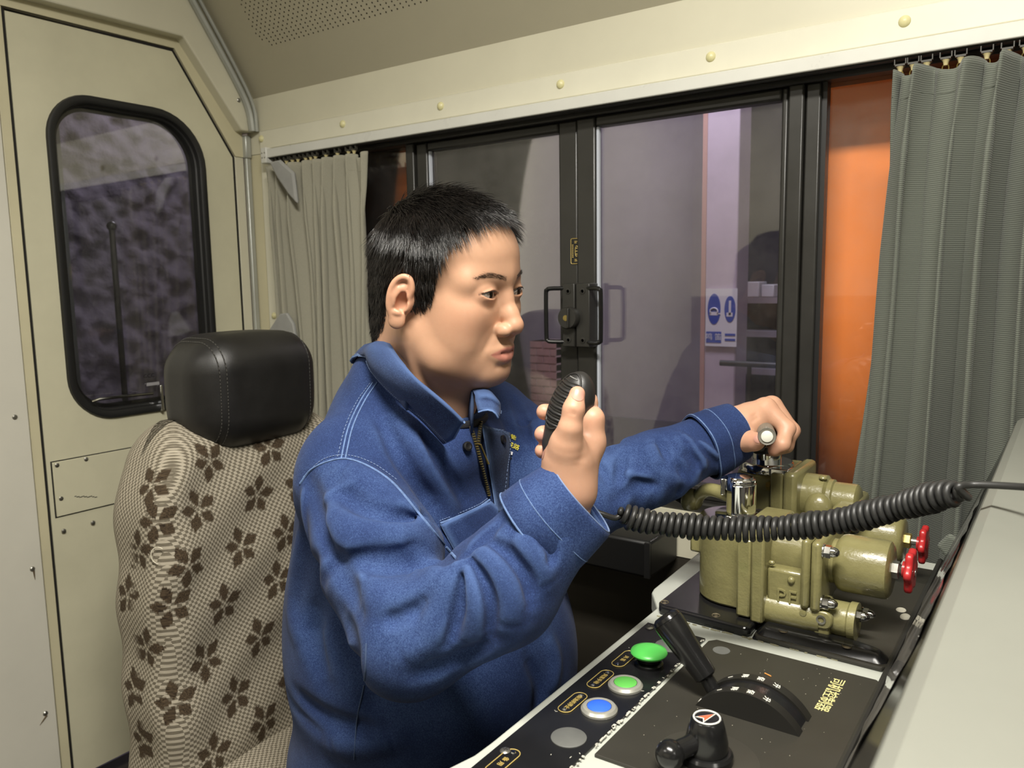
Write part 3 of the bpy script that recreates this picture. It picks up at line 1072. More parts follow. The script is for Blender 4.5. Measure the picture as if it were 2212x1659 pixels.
def curtain(label, m, x0, x1, y0, zt, zb, nf, amp, seed, hooks, hemh, shift_bottom, depth_bottom, wander=0.35):
    r = np.random.default_rng(seed)
    root = thing('curtain', label, 'curtain', ((x0 + x1) / 2, y0, zb))
    ns, nz = nf * 26, 90
    # uneven pleat widths
    w_ = r.uniform(0.6, 1.5, nf)
    edges = np.concatenate([[0], np.cumsum(w_)]) / w_.sum()
    ph = np.interp(np.linspace(0, 1, ns), edges, np.arange(nf + 1))
    ph0 = r.random(nf + 1) * 6.28
    t = np.linspace(0, 1, ns)
    P3 = np.zeros((ns, nz, 3))
    for j in range(nz):
        q = j / (nz - 1)
        z = zt + (zb - zt) * q
        a = amp * (0.55 + 0.45 * min(1, q * 6)) * (1 + 0.35 * np.sin(ph * 1.7 + q * 3 + seed))
        dph = wander * np.sin(q * 3.1 + np.interp(ph, np.arange(nf + 1), ph0)) * min(1, q * 3)
        th_ = 2 * np.pi * (ph + dph * 0.5)
        y = y0 - depth_bottom * q ** 2 + a * np.sin(th_) + a * 0.18 * np.sin(2 * th_ + 0.6)
        x = x0 + (x1 - x0) * t + shift_bottom * (1 - t) * q + 0.30 * (x1 - x0) / nf * np.sin(2 * th_) * 0.5 * min(1, 0.3 + q * 5)
        if q < 0.10:                                   # pinched heading
            y = y + 0.3 * amp * np.sin(th_ * 2) * (0.10 - q) * 8
        zz_ = z + 0.006 * np.cos(th_) * max(0, 1 - q * 12)
        P3[:, j] = np.stack([x, y, np.full(ns, z) + (zz_ - z)], -1)
    o = obj('cloth', G().sheet(P3), m, root, smooth=True, solid=0.0025)
    kh = max(2, int(hemh / (zt - zb) * nz))
    g = G()
    Hm = P3[:, kh:kh + 2].copy()
    line = P3[:, kh] + np.array([0, -0.0014, 0])
    g.tube(line[::2], 0.0007, 5)
    obj('heading_seam', g, m, root)
    for (x, yh) in hooks:
        gd = obj('glider', G().span((x - 0.007, YW - 0.032, 1.5200), (x + 0.007, YW - 0.022, 1.5230)).span((x - 0.0085, YW - 0.031, 1.5225), (x - 0.007, YW - 0.023, 1.5305))
                 .span((x + 0.007, YW - 0.031, 1.5225), (x + 0.0085, YW - 0.023, 1.5305)), mat('dark_glider', (60, 58, 50), 0.5) if 'dark_glider' not in bpy.data.materials else bpy.data.materials['dark_glider'], root)
        obj('peg', G().lathe((x, YW - 0.027, 1.5195), (0, 0, -1), [(0.006, 0), (0.004, 0.003), (0.003, 0.008), (0.0012, 0.009)], 10), PLASTIC, gd)
        obj('ring', G().tube([(x + 0.0045 * math.cos(t_), YW - 0.028, 1.5070 + 0.0065 * math.sin(t_)) for t_ in np.linspace(0, 6.283, 14, endpoint=False)], 0.0008, 5, closed=True), BRASSY, gd)
    return root, P3


hk = [px(u, 330, y=1.393)[0] for u in (600, 618, 631, 643, 660, 671, 681, 704, 729, 753, 765)]
cl, PL = curtain('pale grey pleated curtain gathered behind the seat', CURL, -1.745, -1.372, 1.372, 1.503, 0.72, 9, 0.019, 3, [(x, 0) for x in hk], 0.042, 0.045, 0.015)
hk = [px(u, 120, y=1.393)[0] for u in (1946, 1974, 2003, 2044, 2076, 2132, 2176, 2215)] + [-0.04, -0.01, 0.05, 0.1]
cr, PR = curtain('dark grey ribbed curtain hanging at the right of the window', CURR, -0.246, 0.16, 1.355, 1.503, 0.70, 8, 0.032, 8, [(x, 0) for x in hk], 0.04, -0.045, -0.005, 0.25)
# tie band of the left curtain, folded over behind the headrest, and the loose hem corner of the right one
pts = [px(u, v, y=1.335) for u, v in ((574, 722), (604, 678), (618, 676), (632, 700), (640, 742), (605, 735))]
obj('tie_band', G().prism(pts, (0, 0.010, 0)), HEM, cl, smooth=0, bevel=0.003)
pts = [px(u, v, y=1.338) for u, v in ((580, 350), (602, 345), (632, 372), (640, 440), (622, 420), (598, 385))]
obj('folded_heading', G().prism(pts, (0, 0.012, 0)), HEM, cl, smooth=0, bevel=0.005)
pts = [px(u, v, y=1.29) for u, v in ((2022, 1180), (2048, 1155), (2090, 1172), (2075, 1215), (2052, 1216))]
obj('hem_corner', G().prism(pts, (0, 0.012, 0)), CURR, cr, smooth=0, bevel=0.004)
# ================================================================== control desk
ZD = 0.77
DESKG = mat('desk_grey_paint', (176, 179, 170), 0.42, var=0.05, vscale=9, dirt=((120, 112, 92), 14, 0.72))
BPANEL = mat('black_panel', (26, 26, 27), 0.22, var=0.2, vscale=14, bump=0.03)
BMATT = mat('black_matt_plate', (46, 44, 38), 0.45, var=0.15, vscale=7, dirt=((72, 70, 60), 22, 0.68))
BGLOSS = bpy.data.materials['black_gloss']
DESKD = mat('desk_side_dark', (40, 38, 33), 0.6, var=0.15)
RINGM = mat('button_bezel', (196, 195, 184), 0.3, metal=0.6)
GREEN = mat('green_button', (84, 190, 84), 0.35)
GREEN2 = mat('green_button_flat', (92, 178, 78), 0.4)
BLUEB = mat('blue_button', (50, 100, 215), 0.4)
GREYP = mat('grey_blank_plug', (92, 93, 90), 0.5, var=0.12, vscale=40)
desk = thing('control_desk', 'grey painted driver control desk below the side window', 'control desk', (-0.3, 0.85, 0.0))
out = [(-0.10, 1.31), (-0.472, 1.31), (-0.462, 0.99), (-0.459, 0.977), (-0.430, 0.932), (-0.427, 0.56), (-0.428, 0.535), (-0.437, 0.500), (-0.455, 0.46), (-0.47, 0.30), (-0.10, 0.30)]
obj('desktop', G().prism([(x, y, ZD - 0.028) for x, y in out], (0, 0, 0.028)), DESKG, desk, smooth=0, bevel=0.003)
obj('front_apron', G().span((-0.405, 0.32, 0.60), (-0.395, 1.31, ZD - 0.028)), DESKD, desk)
obj('cabinet', G().span((-0.28, 0.32, 0.0), (-0.05, 1.31, ZD - 0.028)), DESKD, desk)

# ------------------------------------------------------------------ button strip
bp = thing('button_panel', 'glossy black button panel with green and blue push buttons', 'button panel', (-0.378, 0.66, ZD))
pl_ = [(-0.415, 0.470), (-0.417, 0.877), (-0.3395, 0.873), (-0.3425, 0.470)]
obj('plate', G().prism([(x, y, ZD) for x, y in pl_], (0, 0, 0.003)), BPANEL, bp, smooth=0, bevel=0.0006)
ZP = ZD + 0.003
XBU, XLB = -0.367, -0.396


def push(y, capm, label, mush=False):
    b = obj('push_button', G().lathe((XBU, y, ZP), (0, 0, 1), [(0.0185, 0), (0.0185, 0.002), (0.0165, 0.0045), (0.0140, 0.0052), (0.0126, 0.0048), (0.0124, 0.0025), (0.0001, 0.0025)] if not mush
                           else [(0.0160, 0), (0.0160, 0.003), (0.0140, 0.0045), (0.0125, 0.0045), (0.0115, 0.003), (0.0115, 0.013), (0.0001, 0.013)], 36), RINGM if not mush else BGLOSS, bp)
    b['label'] = label
    if mush:
        obj('mushroom_cap', G().lathe((XBU, y, ZP + 0.0115), (0, 0, 1), [(0.0110, 0), (0.0192, 0.0012), (0.0205, 0.0035), (0.0196, 0.0056), (0.013, 0.0076), (0.006, 0.0083), (0.0001, 0.0085)], 40), capm, b, smooth=50)
    else:
        obj('button_cap', G().lathe((XBU, y, ZP + 0.0015), (0, 0, 1), [(0.0120, 0), (0.0120, 0.0031), (0.0112, 0.0037), (0.0001, 0.0039)], 36), capm, b, smooth=50)
    return b


push(0.775, GREEN, 'green mushroom push button', True)
push(0.718, GREEN2, 'flat green push button in a metal ring')
push(0.661, BLUEB, 'flat blue push button in a metal ring')
for y in (0.602, 0.831):
    obj('blank_plug', G().lathe((XBU, y, ZP), (0, 0, 1), [(0.0170, -0.001), (0.0170, 0.0007), (0.0160, 0.0013), (0.0001, 0.0015)], 32), GREYP, bp)


def screw(p, parent, axis=(0, 0, 1), r=0.0052):
    s = obj('screw', G().lathe(p, axis, [(r, -0.001), (r, 0.0008), (r * 0.7, 0.0021), (0.0001, 0.0025)], 14), STEEL, parent)
    a, b, c = frame(axis)
    g = G()
    for dd in (a, b):
        q = np.array(p) + np.array(axis) * 0.0022
        g.tube([q - dd * r * 0.5, q + dd * r * 0.5], 0.0006, 4)
    obj('cross_slot', g, GAPC, s)
    return s


screw((-0.408, 0.863, ZP), bp)
screw((-0.404, 0.551, ZP), bp)
for (y, txt) in ((0.772, '风 笛'), (0.716, '风泵手动'), (0.658, '柴油机停止'), (0.536, '备 用')):
    oy = [(XLB + a, y + b, ZP) for a, b in rrect(0, 0, 0.0150, 0.043, 0.0074, 6)]
    lp = obj('label_plate', G().prism(oy, (0, 0, 0.0009)), BPANEL, bp, smooth=0)
    obj('gold_edge', G().tube([(x_, y_, ZP + 0.0008) for x_, y_, _ in oy], 0.0005, 5, closed=True), GOLD, lp)
    obj('lettering', text_mesh(txt, 0.0062, (XLB, y, ZP + 0.0011), (0, -1, 0), (1, 0, 0), 0.0002, 0.92 if len(txt) > 4 else 1.0), GOLD, lp, smooth=0)
    for s in (-1, 1):
        obj('rivet', G().lathe((XLB, y + s * 0.0165, ZP + 0.0008), (0, 0, 1), [(0.0024, 0), (0.0018, 0.0011), (0.0001, 0.0014)], 10), CHROME, lp)
wear = G()
for k in range(26):                                       # chips and scratches in the black paint
    x, y, a, L = rng.uniform(-0.412, -0.345), rng.uniform(0.53, 0.87), rng.random() * 3.14, rng.uniform(0.0008, 0.0035)
    wear.box((x, y, ZP + 0.00005), (L, 0.0007, 0.0002), np.array([[math.cos(a), -math.sin(a), 0], [math.sin(a), math.cos(a), 0], [0, 0, 1]]))
x = -0.3405
for k in range(70):                                       # chipped edge along the strip
    y = rng.uniform(0.50, 0.872)
    wear.box((x + rng.uniform(-0.0012, 0.0016), y, ZP - 0.0003), (rng.uniform(0.001, 0.003), rng.uniform(0.001, 0.006), 0.0009))
o = obj('paint_chip', wear, mat('bare_metal_chip', (186, 184, 172), 0.5), bp, smooth=0)
o['kind'] = 'stuff'

# ------------------------------------------------------------------ master controller
mc = thing('master_controller', 'black master controller plate with notched quadrant and tapered lever', 'controller', (-0.24, 0.73, ZD))
pl_ = [(-0.334, 0.592), (-0.334, 0.868), (-0.327, 0.8765), (-0.150, 0.8765), (-0.145, 0.870), (-0.147, 0.598)]
obj('plate', G().prism([(x, y, ZD) for x, y in pl_], (0, 0, 0.0035)), BMATT, mc, smooth=0, bevel=0.0008)
ZM = ZD + 0.0035
xc, cz, Rq = -0.239, ZM - 0.034, 0.0615


def drum(y0, y1, R, name, m):
    a0 = math.asin((ZM - cz) / R)
    t = np.linspace(math.pi - a0, a0, 40)
    o = [(xc + R * math.cos(q), y0, cz + R * math.sin(q)) for q in t]
    return obj(name, G().prism(o, (0, y1 - y0, 0)), m, mc, smooth=30)


QBLK = mat('quadrant_black', (30, 29, 26), 0.38)
drum(0.7215, 0.7335, Rq, 'quadrant_cheek', QBLK)
drum(0.7525, 0.7645, Rq, 'quadrant_cheek', QBLK)
drum(0.7335, 0.7525, Rq - 0.0022, 'quadrant_slide', BPANEL)
MARK = mat('mark_white', (225, 224, 212), 0.5)
for y in (0.7275, 0.7585):
    for txt, ang in (('0', 143), ('1', 118), ('降', 103), ('保', 88), ('升', 73)):
        t = math.radians(ang)
        nrm = np.array([math.cos(t), 0, math.sin(t)])
        upv = np.array([math.sin(t), 0, -math.cos(t)])
        obj('mark', text_mesh(txt, 0.0078, np.array([xc, y, cz]) + nrm * (Rq + 0.0003), (0, -1, 0), upv, 0.0002), MARK, mc, smooth=0)
p0, p1, p2 = px(1552, 1508, y=0.742), px(1527, 1463, y=0.742), px(1437, 1333, y=0.742)
lv = obj('lever', G().tube([p0 + (p0 - p1) * 0.3, p1 + (p2 - p1) * 0.1], 0.0075, 14), BGLOSS, mc)
ax_ = (p2 - p1) / np.linalg.norm(p2 - p1)
Lg = np.linalg.norm(p2 - p1)
obj('grip', G().lathe(p1, ax_, [(0.0095, 0), (0.0120, 0.002), (0.0132, Lg * 0.35), (0.0150, Lg * 0.62), (0.0163, Lg * 0.85), (0.0163, Lg * 0.93), (0.0155, Lg * 0.935), (0.0155, Lg * 0.945), (0.0160, Lg * 0.95), (0.0150, Lg * 1.0), (0.0110, Lg * 1.035), (0.0105, Lg * 1.025), (0.0001, Lg * 1.025)], 36), BGLOSS, lv, smooth=40)
obj('lettering', text_mesh('司机控制器', 0.0155, (-0.184, 0.818, ZM + 0.0002), (0, -1, 0), (1, 0, 0), 0.0002, 0.98), mat('gold_letter', (214, 204, 140), 0.5), mc, smooth=0)
for x, y in ((-0.312, 0.852),):
    obj('plate_plug', G().lathe((x, y, ZM), (0, 0, 1), [(0.010, -0.0005), (0.0098, 0.0002), (0.0001, 0.0003)], 24), GREYP, mc)
obj('orange_splinter', G().tube([px(1652, 1454, z=ZM + 0.001), px(1666, 1461, z=ZM + 0.001)], 0.0007, 5), mat('splinter', (205, 140, 70), 0.6), mc)
dust = G()
for k in range(60):
    dust.box((rng.uniform(-0.33, -0.15), rng.uniform(0.60, 0.87), ZM + 0.0001), (rng.uniform(0.0004, 0.001), rng.uniform(0.0004, 0.0012), 0.0002))
o = obj('dust_speck', dust, mat('dust', (140, 136, 120), 0.9), mc, smooth=0)
o['kind'] = 'stuff'

# ------------------------------------------------------------------ reversing handle
rc = np.array([-0.2465, 0.640, ZM])
rv = thing('reversing_handle', 'black reversing handle with ball knob and red arrow cap', 'handle', rc)
obj('dial', G().lathe(rc, (0, 0, 1), [(0.046, -0.001), (0.046, 0.0006), (0.0445, 0.0008), (0.0001, 0.0008)], 48), mat('dial_black', (52, 50, 44), 0.45), rv)
obj('collar', G().lathe(rc, (0, 0, 1), [(0.0235, 0.0), (0.0235, 0.007), (0.0215, 0.0095), (0.017, 0.010)], 32), BGLOSS, rv)
hb_ = obj('hub', G().lathe(rc, (0, 0, 1), [(0.0190, 0.008), (0.0190, 0.018), (0.0165, 0.030), (0.0140, 0.0385), (0.0130, 0.0395), (0.0001, 0.0395)], 36), BGLOSS, rv)
top = rc + np.array([0, 0, 0.0396])
obj('cap_disc', G().lathe(top, (0, 0, 1), [(0.0122, -0.001), (0.0122, 0.0005), (0.0001, 0.0006)], 32), BPANEL, hb_)
obj('cap_ring', G().tube([top + np.array([0.0115 * math.cos(t), 0.0115 * math.sin(t), 0.0006]) for t in np.linspace(0, 6.283, 40, endpoint=False)], 0.0009, 6, closed=True), RAILW, hb_)
ca, sa = math.cos(math.radians(62)), math.sin(math.radians(62))


def arrow(s, z, h):
    q = [(0.0105, 0), (-0.009, 0.0055), (-0.0045, 0), (-0.009, -0.0055)]
    return G().prism([top + np.array([(x * ca - y * sa) * s, (x * sa + y * ca) * s, z]) for x, y in q], (0, 0, h))


obj('arrow_outline', arrow(1.0, 0.0007, 0.0003), RAILW, hb_, smooth=0)
obj('arrow', arrow(0.72, 0.0011, 0.0003), mat('arrow_red', (226, 92, 60), 0.5), hb_, smooth=0)
kb = px(1447, 1630, z=ZM + 0.0165)
obj('arm', G().tube([rc + np.array([0, 0, 0.022]), (rc + np.array([0, 0, 0.021]) + kb) / 2, kb], [0.011, 0.0085, 0.009], 16), BGLOSS, rv)
obj('ball_knob', G().ball(kb, 0.0128, 28, 18), BGLOSS, rv, smooth=True)

# ------------------------------------------------------------------ sloping instrument console at the right
ic = thing('instrument_console', 'grey instrument console with dark sloping screen at the right edge', 'console', (0.2, 0.6, ZD))
CONG = mat('console_grey', (116, 117, 109), 0.45, var=0.05, vscale=5, dirt=((130, 122, 100), 16, 0.74))
prof = [(-0.10, ZD), (-0.062, 0.985), (-0.058, 0.995), (-0.050, 1.0), (-0.030, 0.998), (0.42, 0.955), (0.42, ZD)]
obj('hood', G().prism([(x, -0.25, z) for x, z in prof], (0, 1.57, 0)), CONG, ic, smooth=0, bevel=0.004)
fx0, fz0, fx1, fz1 = -0.142, ZD + 0.002, -0.066, 0.972
nf_ = np.array([-(fz1 - fz0), 0, fx1 - fx0])
nf_ /= np.linalg.norm(nf_)
SCREEN = mat('dark_screen', (36, 35, 33), 0.18, var=0.2, vscale=5)
obj('screen_panel', G().prism([(fx0, -0.20, fz0), (fx1, -0.20, fz1), (fx1 + 0.03, -0.20, fz1), (-0.09, -0.20, fz0)], (0, 1.51, 0)), SCREEN, ic, smooth=0)
obj('screen_bezel', G().tube([(fx0 - 0.002, -0.2, fz0 + 0.003), (fx0 - 0.002, 1.31, fz0 + 0.003)], 0.0035, 8), BLACKF, ic)
FILM = glass('clear_film', 0.10, (0.95, 0.95, 1.0))
fm = []
dv = np.array([fx1 - fx0, 0, fz1 - fz0])
n1, n2 = 24, 40
for i in range(n1):
    row_ = []
    for j in range(n2):
        s, y = 0.15 + 0.75 * i / (n1 - 1), 0.60 + 0.50 * j / (n2 - 1)
        h_ = 0.0016 + 0.0006 * math.sin(y * 60 + s * 9) + 0.0005 * math.sin(s * 25 + y * 110)
        row_.append(np.array([fx0, y, fz0]) + dv * s + nf_ * h_)
    fm.append(row_)
obj('protective_film', G().sheet(np.array(fm)), FILM, ic, smooth=True)
p = px(1921, 1546, x=-0.112)
for _ in range(6):
    s = (p[2] - fz0) / (fz1 - fz0)
    p = px(1921, 1546, x=fx0 + (fx1 - fx0) * s - 0.002)
obj('indicator_led', G().ball(p, 0.0026, 12, 8), mat('blue_led', (30, 50, 255), 0.3, emit=((30, 50, 255), 6.0)), ic)
# ================================================================== brake valves on the desk
def paint_mat():
    m = bpy.data.materials.new('olive_enamel')
    m.use_nodes = True
    n = N(m)
    f = n.noise(14, 5, 0.6)
    cc = n.ramp(f, [(0.3, lin((112, 107, 70))), (0.6, lin((130, 125, 84))), (0.8, lin((142, 137, 96)))])
    g = n.ramp(n.noise(38, 6, 0.75), [(0.66, 0.0), (0.74, 0.75)])
    cc = n.mix(g, cc, lin((96, 82, 48)))
    n.link(cc, n.bsdf.inputs['Base Color'])
    n.bsdf.inputs['Roughness'].default_value = 0.28
    n.bsdf.inputs['Coat Weight'].default_value = 0.35
    n.bsdf.inputs['Coat Roughness'].default_value = 0.12
    h = n.math('ADD', n.math('MULTIPLY', n.noise(220, 4, 0.6), 0.7), n.math('MULTIPLY', n.noise(60, 3, 0.5), 0.6))
    n.bump(h, 0.55, 0.0012)
    return m


OLIVE = paint_mat()
REDW = mat('chipped_red_enamel', (168, 38, 40), 0.3, var=0.15, vscale=40, dirt=((70, 30, 28), 70, 0.66))
MET = mat('dull_chrome', (200, 200, 196), 0.16, metal=1.0, var=0.15, vscale=40)
# black base plates
bpl = thing('valve_base_plate', 'glossy black moulded base plate under the brake valves', 'base plate', (-0.28, 1.02, ZD))
pa = [(-0.424, 0.925), (-0.418, 0.912), (-0.302, 0.906), (-0.298, 0.912), (-0.298, 1.26), (-0.424, 1.26)]
obj('left_plate', G().prism([(x, y, ZD) for x, y in pa], (0, 0, 0.013)), BPANEL, bpl, smooth=0, bevel=0.004, seg=3)
pb = [(-0.294, 0.912), (-0.290, 0.906), (-0.150, 0.903), (-0.146, 0.910), (-0.146, 1.26), (-0.294, 1.26)]
obj('right_plate', G().prism([(x, y, ZD) for x, y in pb], (0, 0, 0.006)), BMATT, bpl, smooth=0, bevel=0.002)
n1, n2 = 14, 60
P3 = np.zeros((n1, n2, 3))
for i in range(n1):
    s = i / (n1 - 1)
    for j in range(n2):
        t = j / (n2 - 1)
        x = -0.294 + 0.148 * t
        w_ = 0.048 - 0.020 * max(0, (t - 0.55) / 0.45) ** 2
        y = 0.9065 + w_ * s
        hh_ = 0.0125 * math.sin(min(1, s * 2.6) * math.pi / 2) * (1 - 0.55 * max(0, (s - 0.55) / 0.45) ** 2) * min(1, (t + 0.02) * 12, (1.02 - t) * 10)
        P3[i, j] = (x, y, ZD + 0.001 + hh_)
g = G().sheet(P3)
obj('raised_ridge', g, BPANEL, bpl, smooth=True, solid=0.002)
for x, y, z in ((-0.345, 0.921, 0.783), (-0.262, 0.922, 0.7835), (-0.190, 0.920, 0.7835), (-0.416, 0.925, 0.783)):
    obj('recessed_screw', G().lathe((x, y, z - 0.0005), (0, 0, 1), [(0.0058, 0), (0.0052, 0.0012), (0.0040, 0.0004), (0.0001, 0.0006)], 16), mat('rusty_screw', (110, 100, 80), 0.45, metal=0.6) if 'rusty_screw' not in bpy.data.materials else bpy.data.materials['rusty_screw'], bpl)
sq = G()
for k in range(60):                          # old sealant along the plate edges
    t = rng.random()
    sq.box((-0.42 + 0.275 * t, 0.9055 + rng.normal(0, 0.0007), ZD + 0.0008), (rng.uniform(0.002, 0.008), rng.uniform(0.0006, 0.0016), 0.0012))
o = obj('sealant_edge', sq, mat('old_sealant', (150, 146, 120), 0.8), bpl, smooth=0)
o['kind'] = 'stuff'
obj('sealant_blob', G().ball((-0.152, 1.060, ZD + 0.006), (0.006, 0.010, 0.003), 14, 8).ball((-0.160, 1.080, ZD + 0.006), (0.006, 0.008, 0.002), 14, 8), mat('white_sealant', (190, 186, 170), 0.8), bpl)


def acorn(p, axis, r=0.0085, parent=None):
    L = r * 0.9
    n_ = obj('acorn_nut', G().lathe(p, axis, [(r * 1.12, 0), (r * 1.12, r * 0.2), (r, r * 0.22)], 18), MET, parent)
    obj('hexagon', G().lathe(p, axis, [(r, r * 0.2), (r, r * 1.1), (r * 0.8, r * 1.15)], 6), MET, n_, smooth=10)
    obj('dome', G().lathe(p, axis, [(r * 0.8, r * 1.1), (r * 0.8, r * 1.5), (r * 0.62, r * 2.0), (r * 0.3, r * 2.3), (0.0001, r * 2.35)], 18), MET, n_, smooth=60)
    return n_


def wheel(c, r, parent):
    """scalloped red hand wheel, axis x"""
    g = G()
    o = []
    for t in np.linspace(0, 2 * math.pi, 72, endpoint=False):
        q = r * (0.90 + 0.10 * math.cos(6 * t))
        o.append((c[0], c[1] + q * math.cos(t), c[2] + q * math.sin(t)))
    w = obj('hand_wheel', G().prism(o, (0.0085, 0, 0)), REDW, parent, smooth=50, bevel=0.003, seg=3)
    obj('wheel_hub', G().lathe((c[0] - 0.004, c[1], c[2]), (1, 0, 0), [(r * 0.36, 0), (r * 0.36, 0.0125), (r * 0.2, 0.0135)], 16), REDW, w)
    return w


def stadium(cx, cy, r, x1):
    t = np.linspace(math.pi / 2, 3 * math.pi / 2, 24)
    return [(cx + r * math.cos(q), cy + r * math.sin(q)) for q in t] + [(x1, cy - r), (x1, cy + r)]


# ------------------------------------------------------------------ front valve, lettered PF
ZB = ZD + 0.0145
fv = thing('brake_valve', 'olive painted brake valve lettered PF with chrome capped spindle', 'brake valve', (-0.28, 0.99, ZB), 'brake valves on the desk')
cy = 1.000
ZT = 0.882
obj('key_housing', G().prism([(x, y, ZB) for x, y in stadium(-0.345, cy, 0.050, -0.322)], (0, 0, ZT - ZB)), OLIVE, fv, smooth=40, bevel=0.003)
obj('side_lug', G().span((-0.408, 0.985, 0.835), (-0.390, 1.015, 0.872)), OLIVE, fv, bevel=0.004)
obj('flange_plate', G().span((-0.3235, 0.930, ZB), (-0.3055, 1.050, 0.884)), OLIVE, fv, bevel=0.003)
obj('flange_plate', G().span((-0.3045, 0.926, ZB - 0.002), (-0.2885, 1.054, 0.893)), OLIVE, fv, bevel=0.003)
obj('flange_top', G().span((-0.325, 0.985, 0.883), (-0.288, 1.045, 0.8965)), OLIVE, fv, bevel=0.003)
obj('body_barrel', G().cyl((-0.290, 0.990, 0.862), (-0.246, 0.990, 0.862), 0.037, seg=36), OLIVE, fv)
bd = obj('body_block', G().span((-0.2885, 0.938, 0.798), (-0.246, 1.04, 0.852)), OLIVE, fv, bevel=0.004)
obj('cast_letters', text_mesh('PF', 0.024, (-0.264, 0.9375, 0.819), (1, 0, 0), (0, 0, 1), 0.0016, 1.1), OLIVE, bd, smooth=0)
obj('cast_boss', G().ball((-0.259, 0.938, 0.841), (0.0045, 0.004, 0.0045), 14, 10), OLIVE, bd)
obj('cast_boss', G().ball((-0.283, 0.939, 0.858), (0.004, 0.003, 0.003), 12, 8), OLIVE, bd)
obj('lower_cylinder', G().lathe((-0.2895, 0.953, 0.797), (1, 0, 0), [(0.0215, 0), (0.0215, 0.050), (0.0205, 0.052), (0.0205, 0.064)], 32), OLIVE, fv)
obj('lower_bolt_head', G().lathe((-0.243, 0.9335, 0.806), (0, -1, 0), [(0.004, 0), (0.004, 0.002), (0.0001, 0.0025)], 8), OLIVE, fv)
obj('end_flange', G().span((-0.247, 0.928, 0.812), (-0.2365, 1.052, 0.897)), OLIVE, fv, bevel=0.005)
obj('end_flange', G().span((-0.2360, 0.930, 0.810), (-0.2235, 1.050, 0.895)), OLIVE, fv, bevel=0.005)
obj('spring_barrel', G().lathe((-0.224, 0.990, 0.857), (1, 0, 0), [(0.027, -0.002), (0.027, 0.005), (0.0330, 0.010), (0.0345, 0.015), (0.0345, 0.059), (0.0335, 0.0635), (0.0290, 0.066), (0.0001, 0.0665)], 44), OLIVE, fv, smooth=45)
ns_ = obj('adjusting_screw', G().lathe((-0.159, 0.990, 0.859), (1, 0, 0), [(0.0048, 0), (0.0048, 0.026)] , 14), STEEL, fv)
obj('lock_nut', G().lathe((-0.158, 0.990, 0.859), (1, 0, 0), [(0.0105, 0), (0.0105, 0.007), (0.009, 0.008)], 6), STEEL, ns_, smooth=10)
obj('thread', G().tube([(-0.150 + 0.012 * k / 60, 0.990 + 0.0055 * math.cos(k * 0.8), 0.859 + 0.0055 * math.sin(k * 0.8)) for k in range(60)], 0.0008, 5), STEEL, ns_)
wheel((-0.143, 0.990, 0.861), 0.0265, fv)
for y, z in ((0.939, 0.884), (0.939, 0.8215), (1.041, 0.884)):
    acorn((-0.2237, y, z), (1, 0, 0), 0.0078, fv)
# small cylinder with an eye lug at the foot
obj('foot_cylinder', G().lathe((-0.238, 0.962, 0.797), (1, 0, 0), [(0.0235, 0), (0.0235, 0.018), (0.0205, 0.020), (0.0205, 0.040), (0.0225, 0.042), (0.0225, 0.050)], 30), OLIVE, fv)
lg = obj('eye_lug', G().prism([(x, 0.934, z) for x, z in rrect(-0.2225, 0.801, 0.024, 0.022, 0.009, 5)], (0, 0.02, 0)), OLIVE, fv, smooth=40, bevel=0.002)
obj('eye', G().lathe((-0.2225, 0.9345, 0.802), (0, -1, 0), [(0.0055, -0.001), (0.0055, 0.002), (0.0035, 0.0022), (0.0032, 0.0004), (0.0001, 0.0004)], 20), STEEL, lg)
obj('foot_web', G().span((-0.232, 0.936, 0.7785), (-0.214, 0.962, 0.792)), OLIVE, fv, bevel=0.003)
acorn((-0.190, 0.955, 0.808), (1, 0, 0), 0.0070, fv)
acorn((-0.188, 0.985, 0.800), (1, 0, 0), 0.0065, fv)
# top: chrome plate, olive spindle, chrome cap with a half sleeve
cx, cyv = -0.353, 1.008
obj('top_plate', G().prism([(x, y, ZT) for x, y in stadium(cx, cyv, 0.046, -0.322)], (0, 0, 0.007)), MET, fv, smooth=40, bevel=0.002)
obj('top_disc', G().lathe((cx + 0.006, cyv - 0.006, ZT + 0.007), (0, 0, 1), [(0.030, 0), (0.030, 0.005), (0.027, 0.007), (0.0001, 0.007)], 36), MET, fv)
sp = np.array([cx + 0.006, cyv - 0.004, ZT + 0.012])
obj('spindle', G().lathe(sp, (0, 0, 1), [(0.0165, 0), (0.0165, 0.034), (0.0001, 0.034)], 30), OLIVE, fv)
cp = obj('chrome_cap', G().lathe(sp + np.array([0, 0, 0.032]), (0, 0, 1), [(0.0185, 0), (0.0185, 0.014), (0.0165, 0.0175), (0.008, 0.020), (0.0001, 0.0205)], 32), CHROME, fv, smooth=40)
t = np.linspace(math.radians(-100), math.radians(35), 18)
ri, ro = 0.0172, 0.0212
g = G().prism([sp + np.array([ro * math.cos(q), ro * math.sin(q), -0.003]) for q in t] + [sp + np.array([ri * math.cos(q), ri * math.sin(q), -0.003]) for q in t[::-1]], (0, 0, 0.044))
obj('half_sleeve', g, CHROME, cp, smooth=40, bevel=0.0012)
g = G().prism([sp + np.array([(ro - 0.001) * math.cos(q), (ro - 0.001) * math.sin(q), 0.041]) for q in t] + [sp + np.array([ri * 0.75 * math.cos(q), ri * 0.75 * math.sin(q), 0.041]) for q in t[::-1]], (0, 0, 0.006))
obj('sleeve_shoulder', g, CHROME, cp, smooth=40, bevel=0.002)
t = np.linspace(math.radians(150), math.radians(215), 8)
g = G().prism([sp + np.array([0.0245 * math.cos(q), 0.0245 * math.sin(q), 0.024]) for q in t] + [sp + np.array([0.0185 * math.cos(q), 0.0185 * math.sin(q), 0.024]) for q in t[::-1]], (0, 0, 0.022))
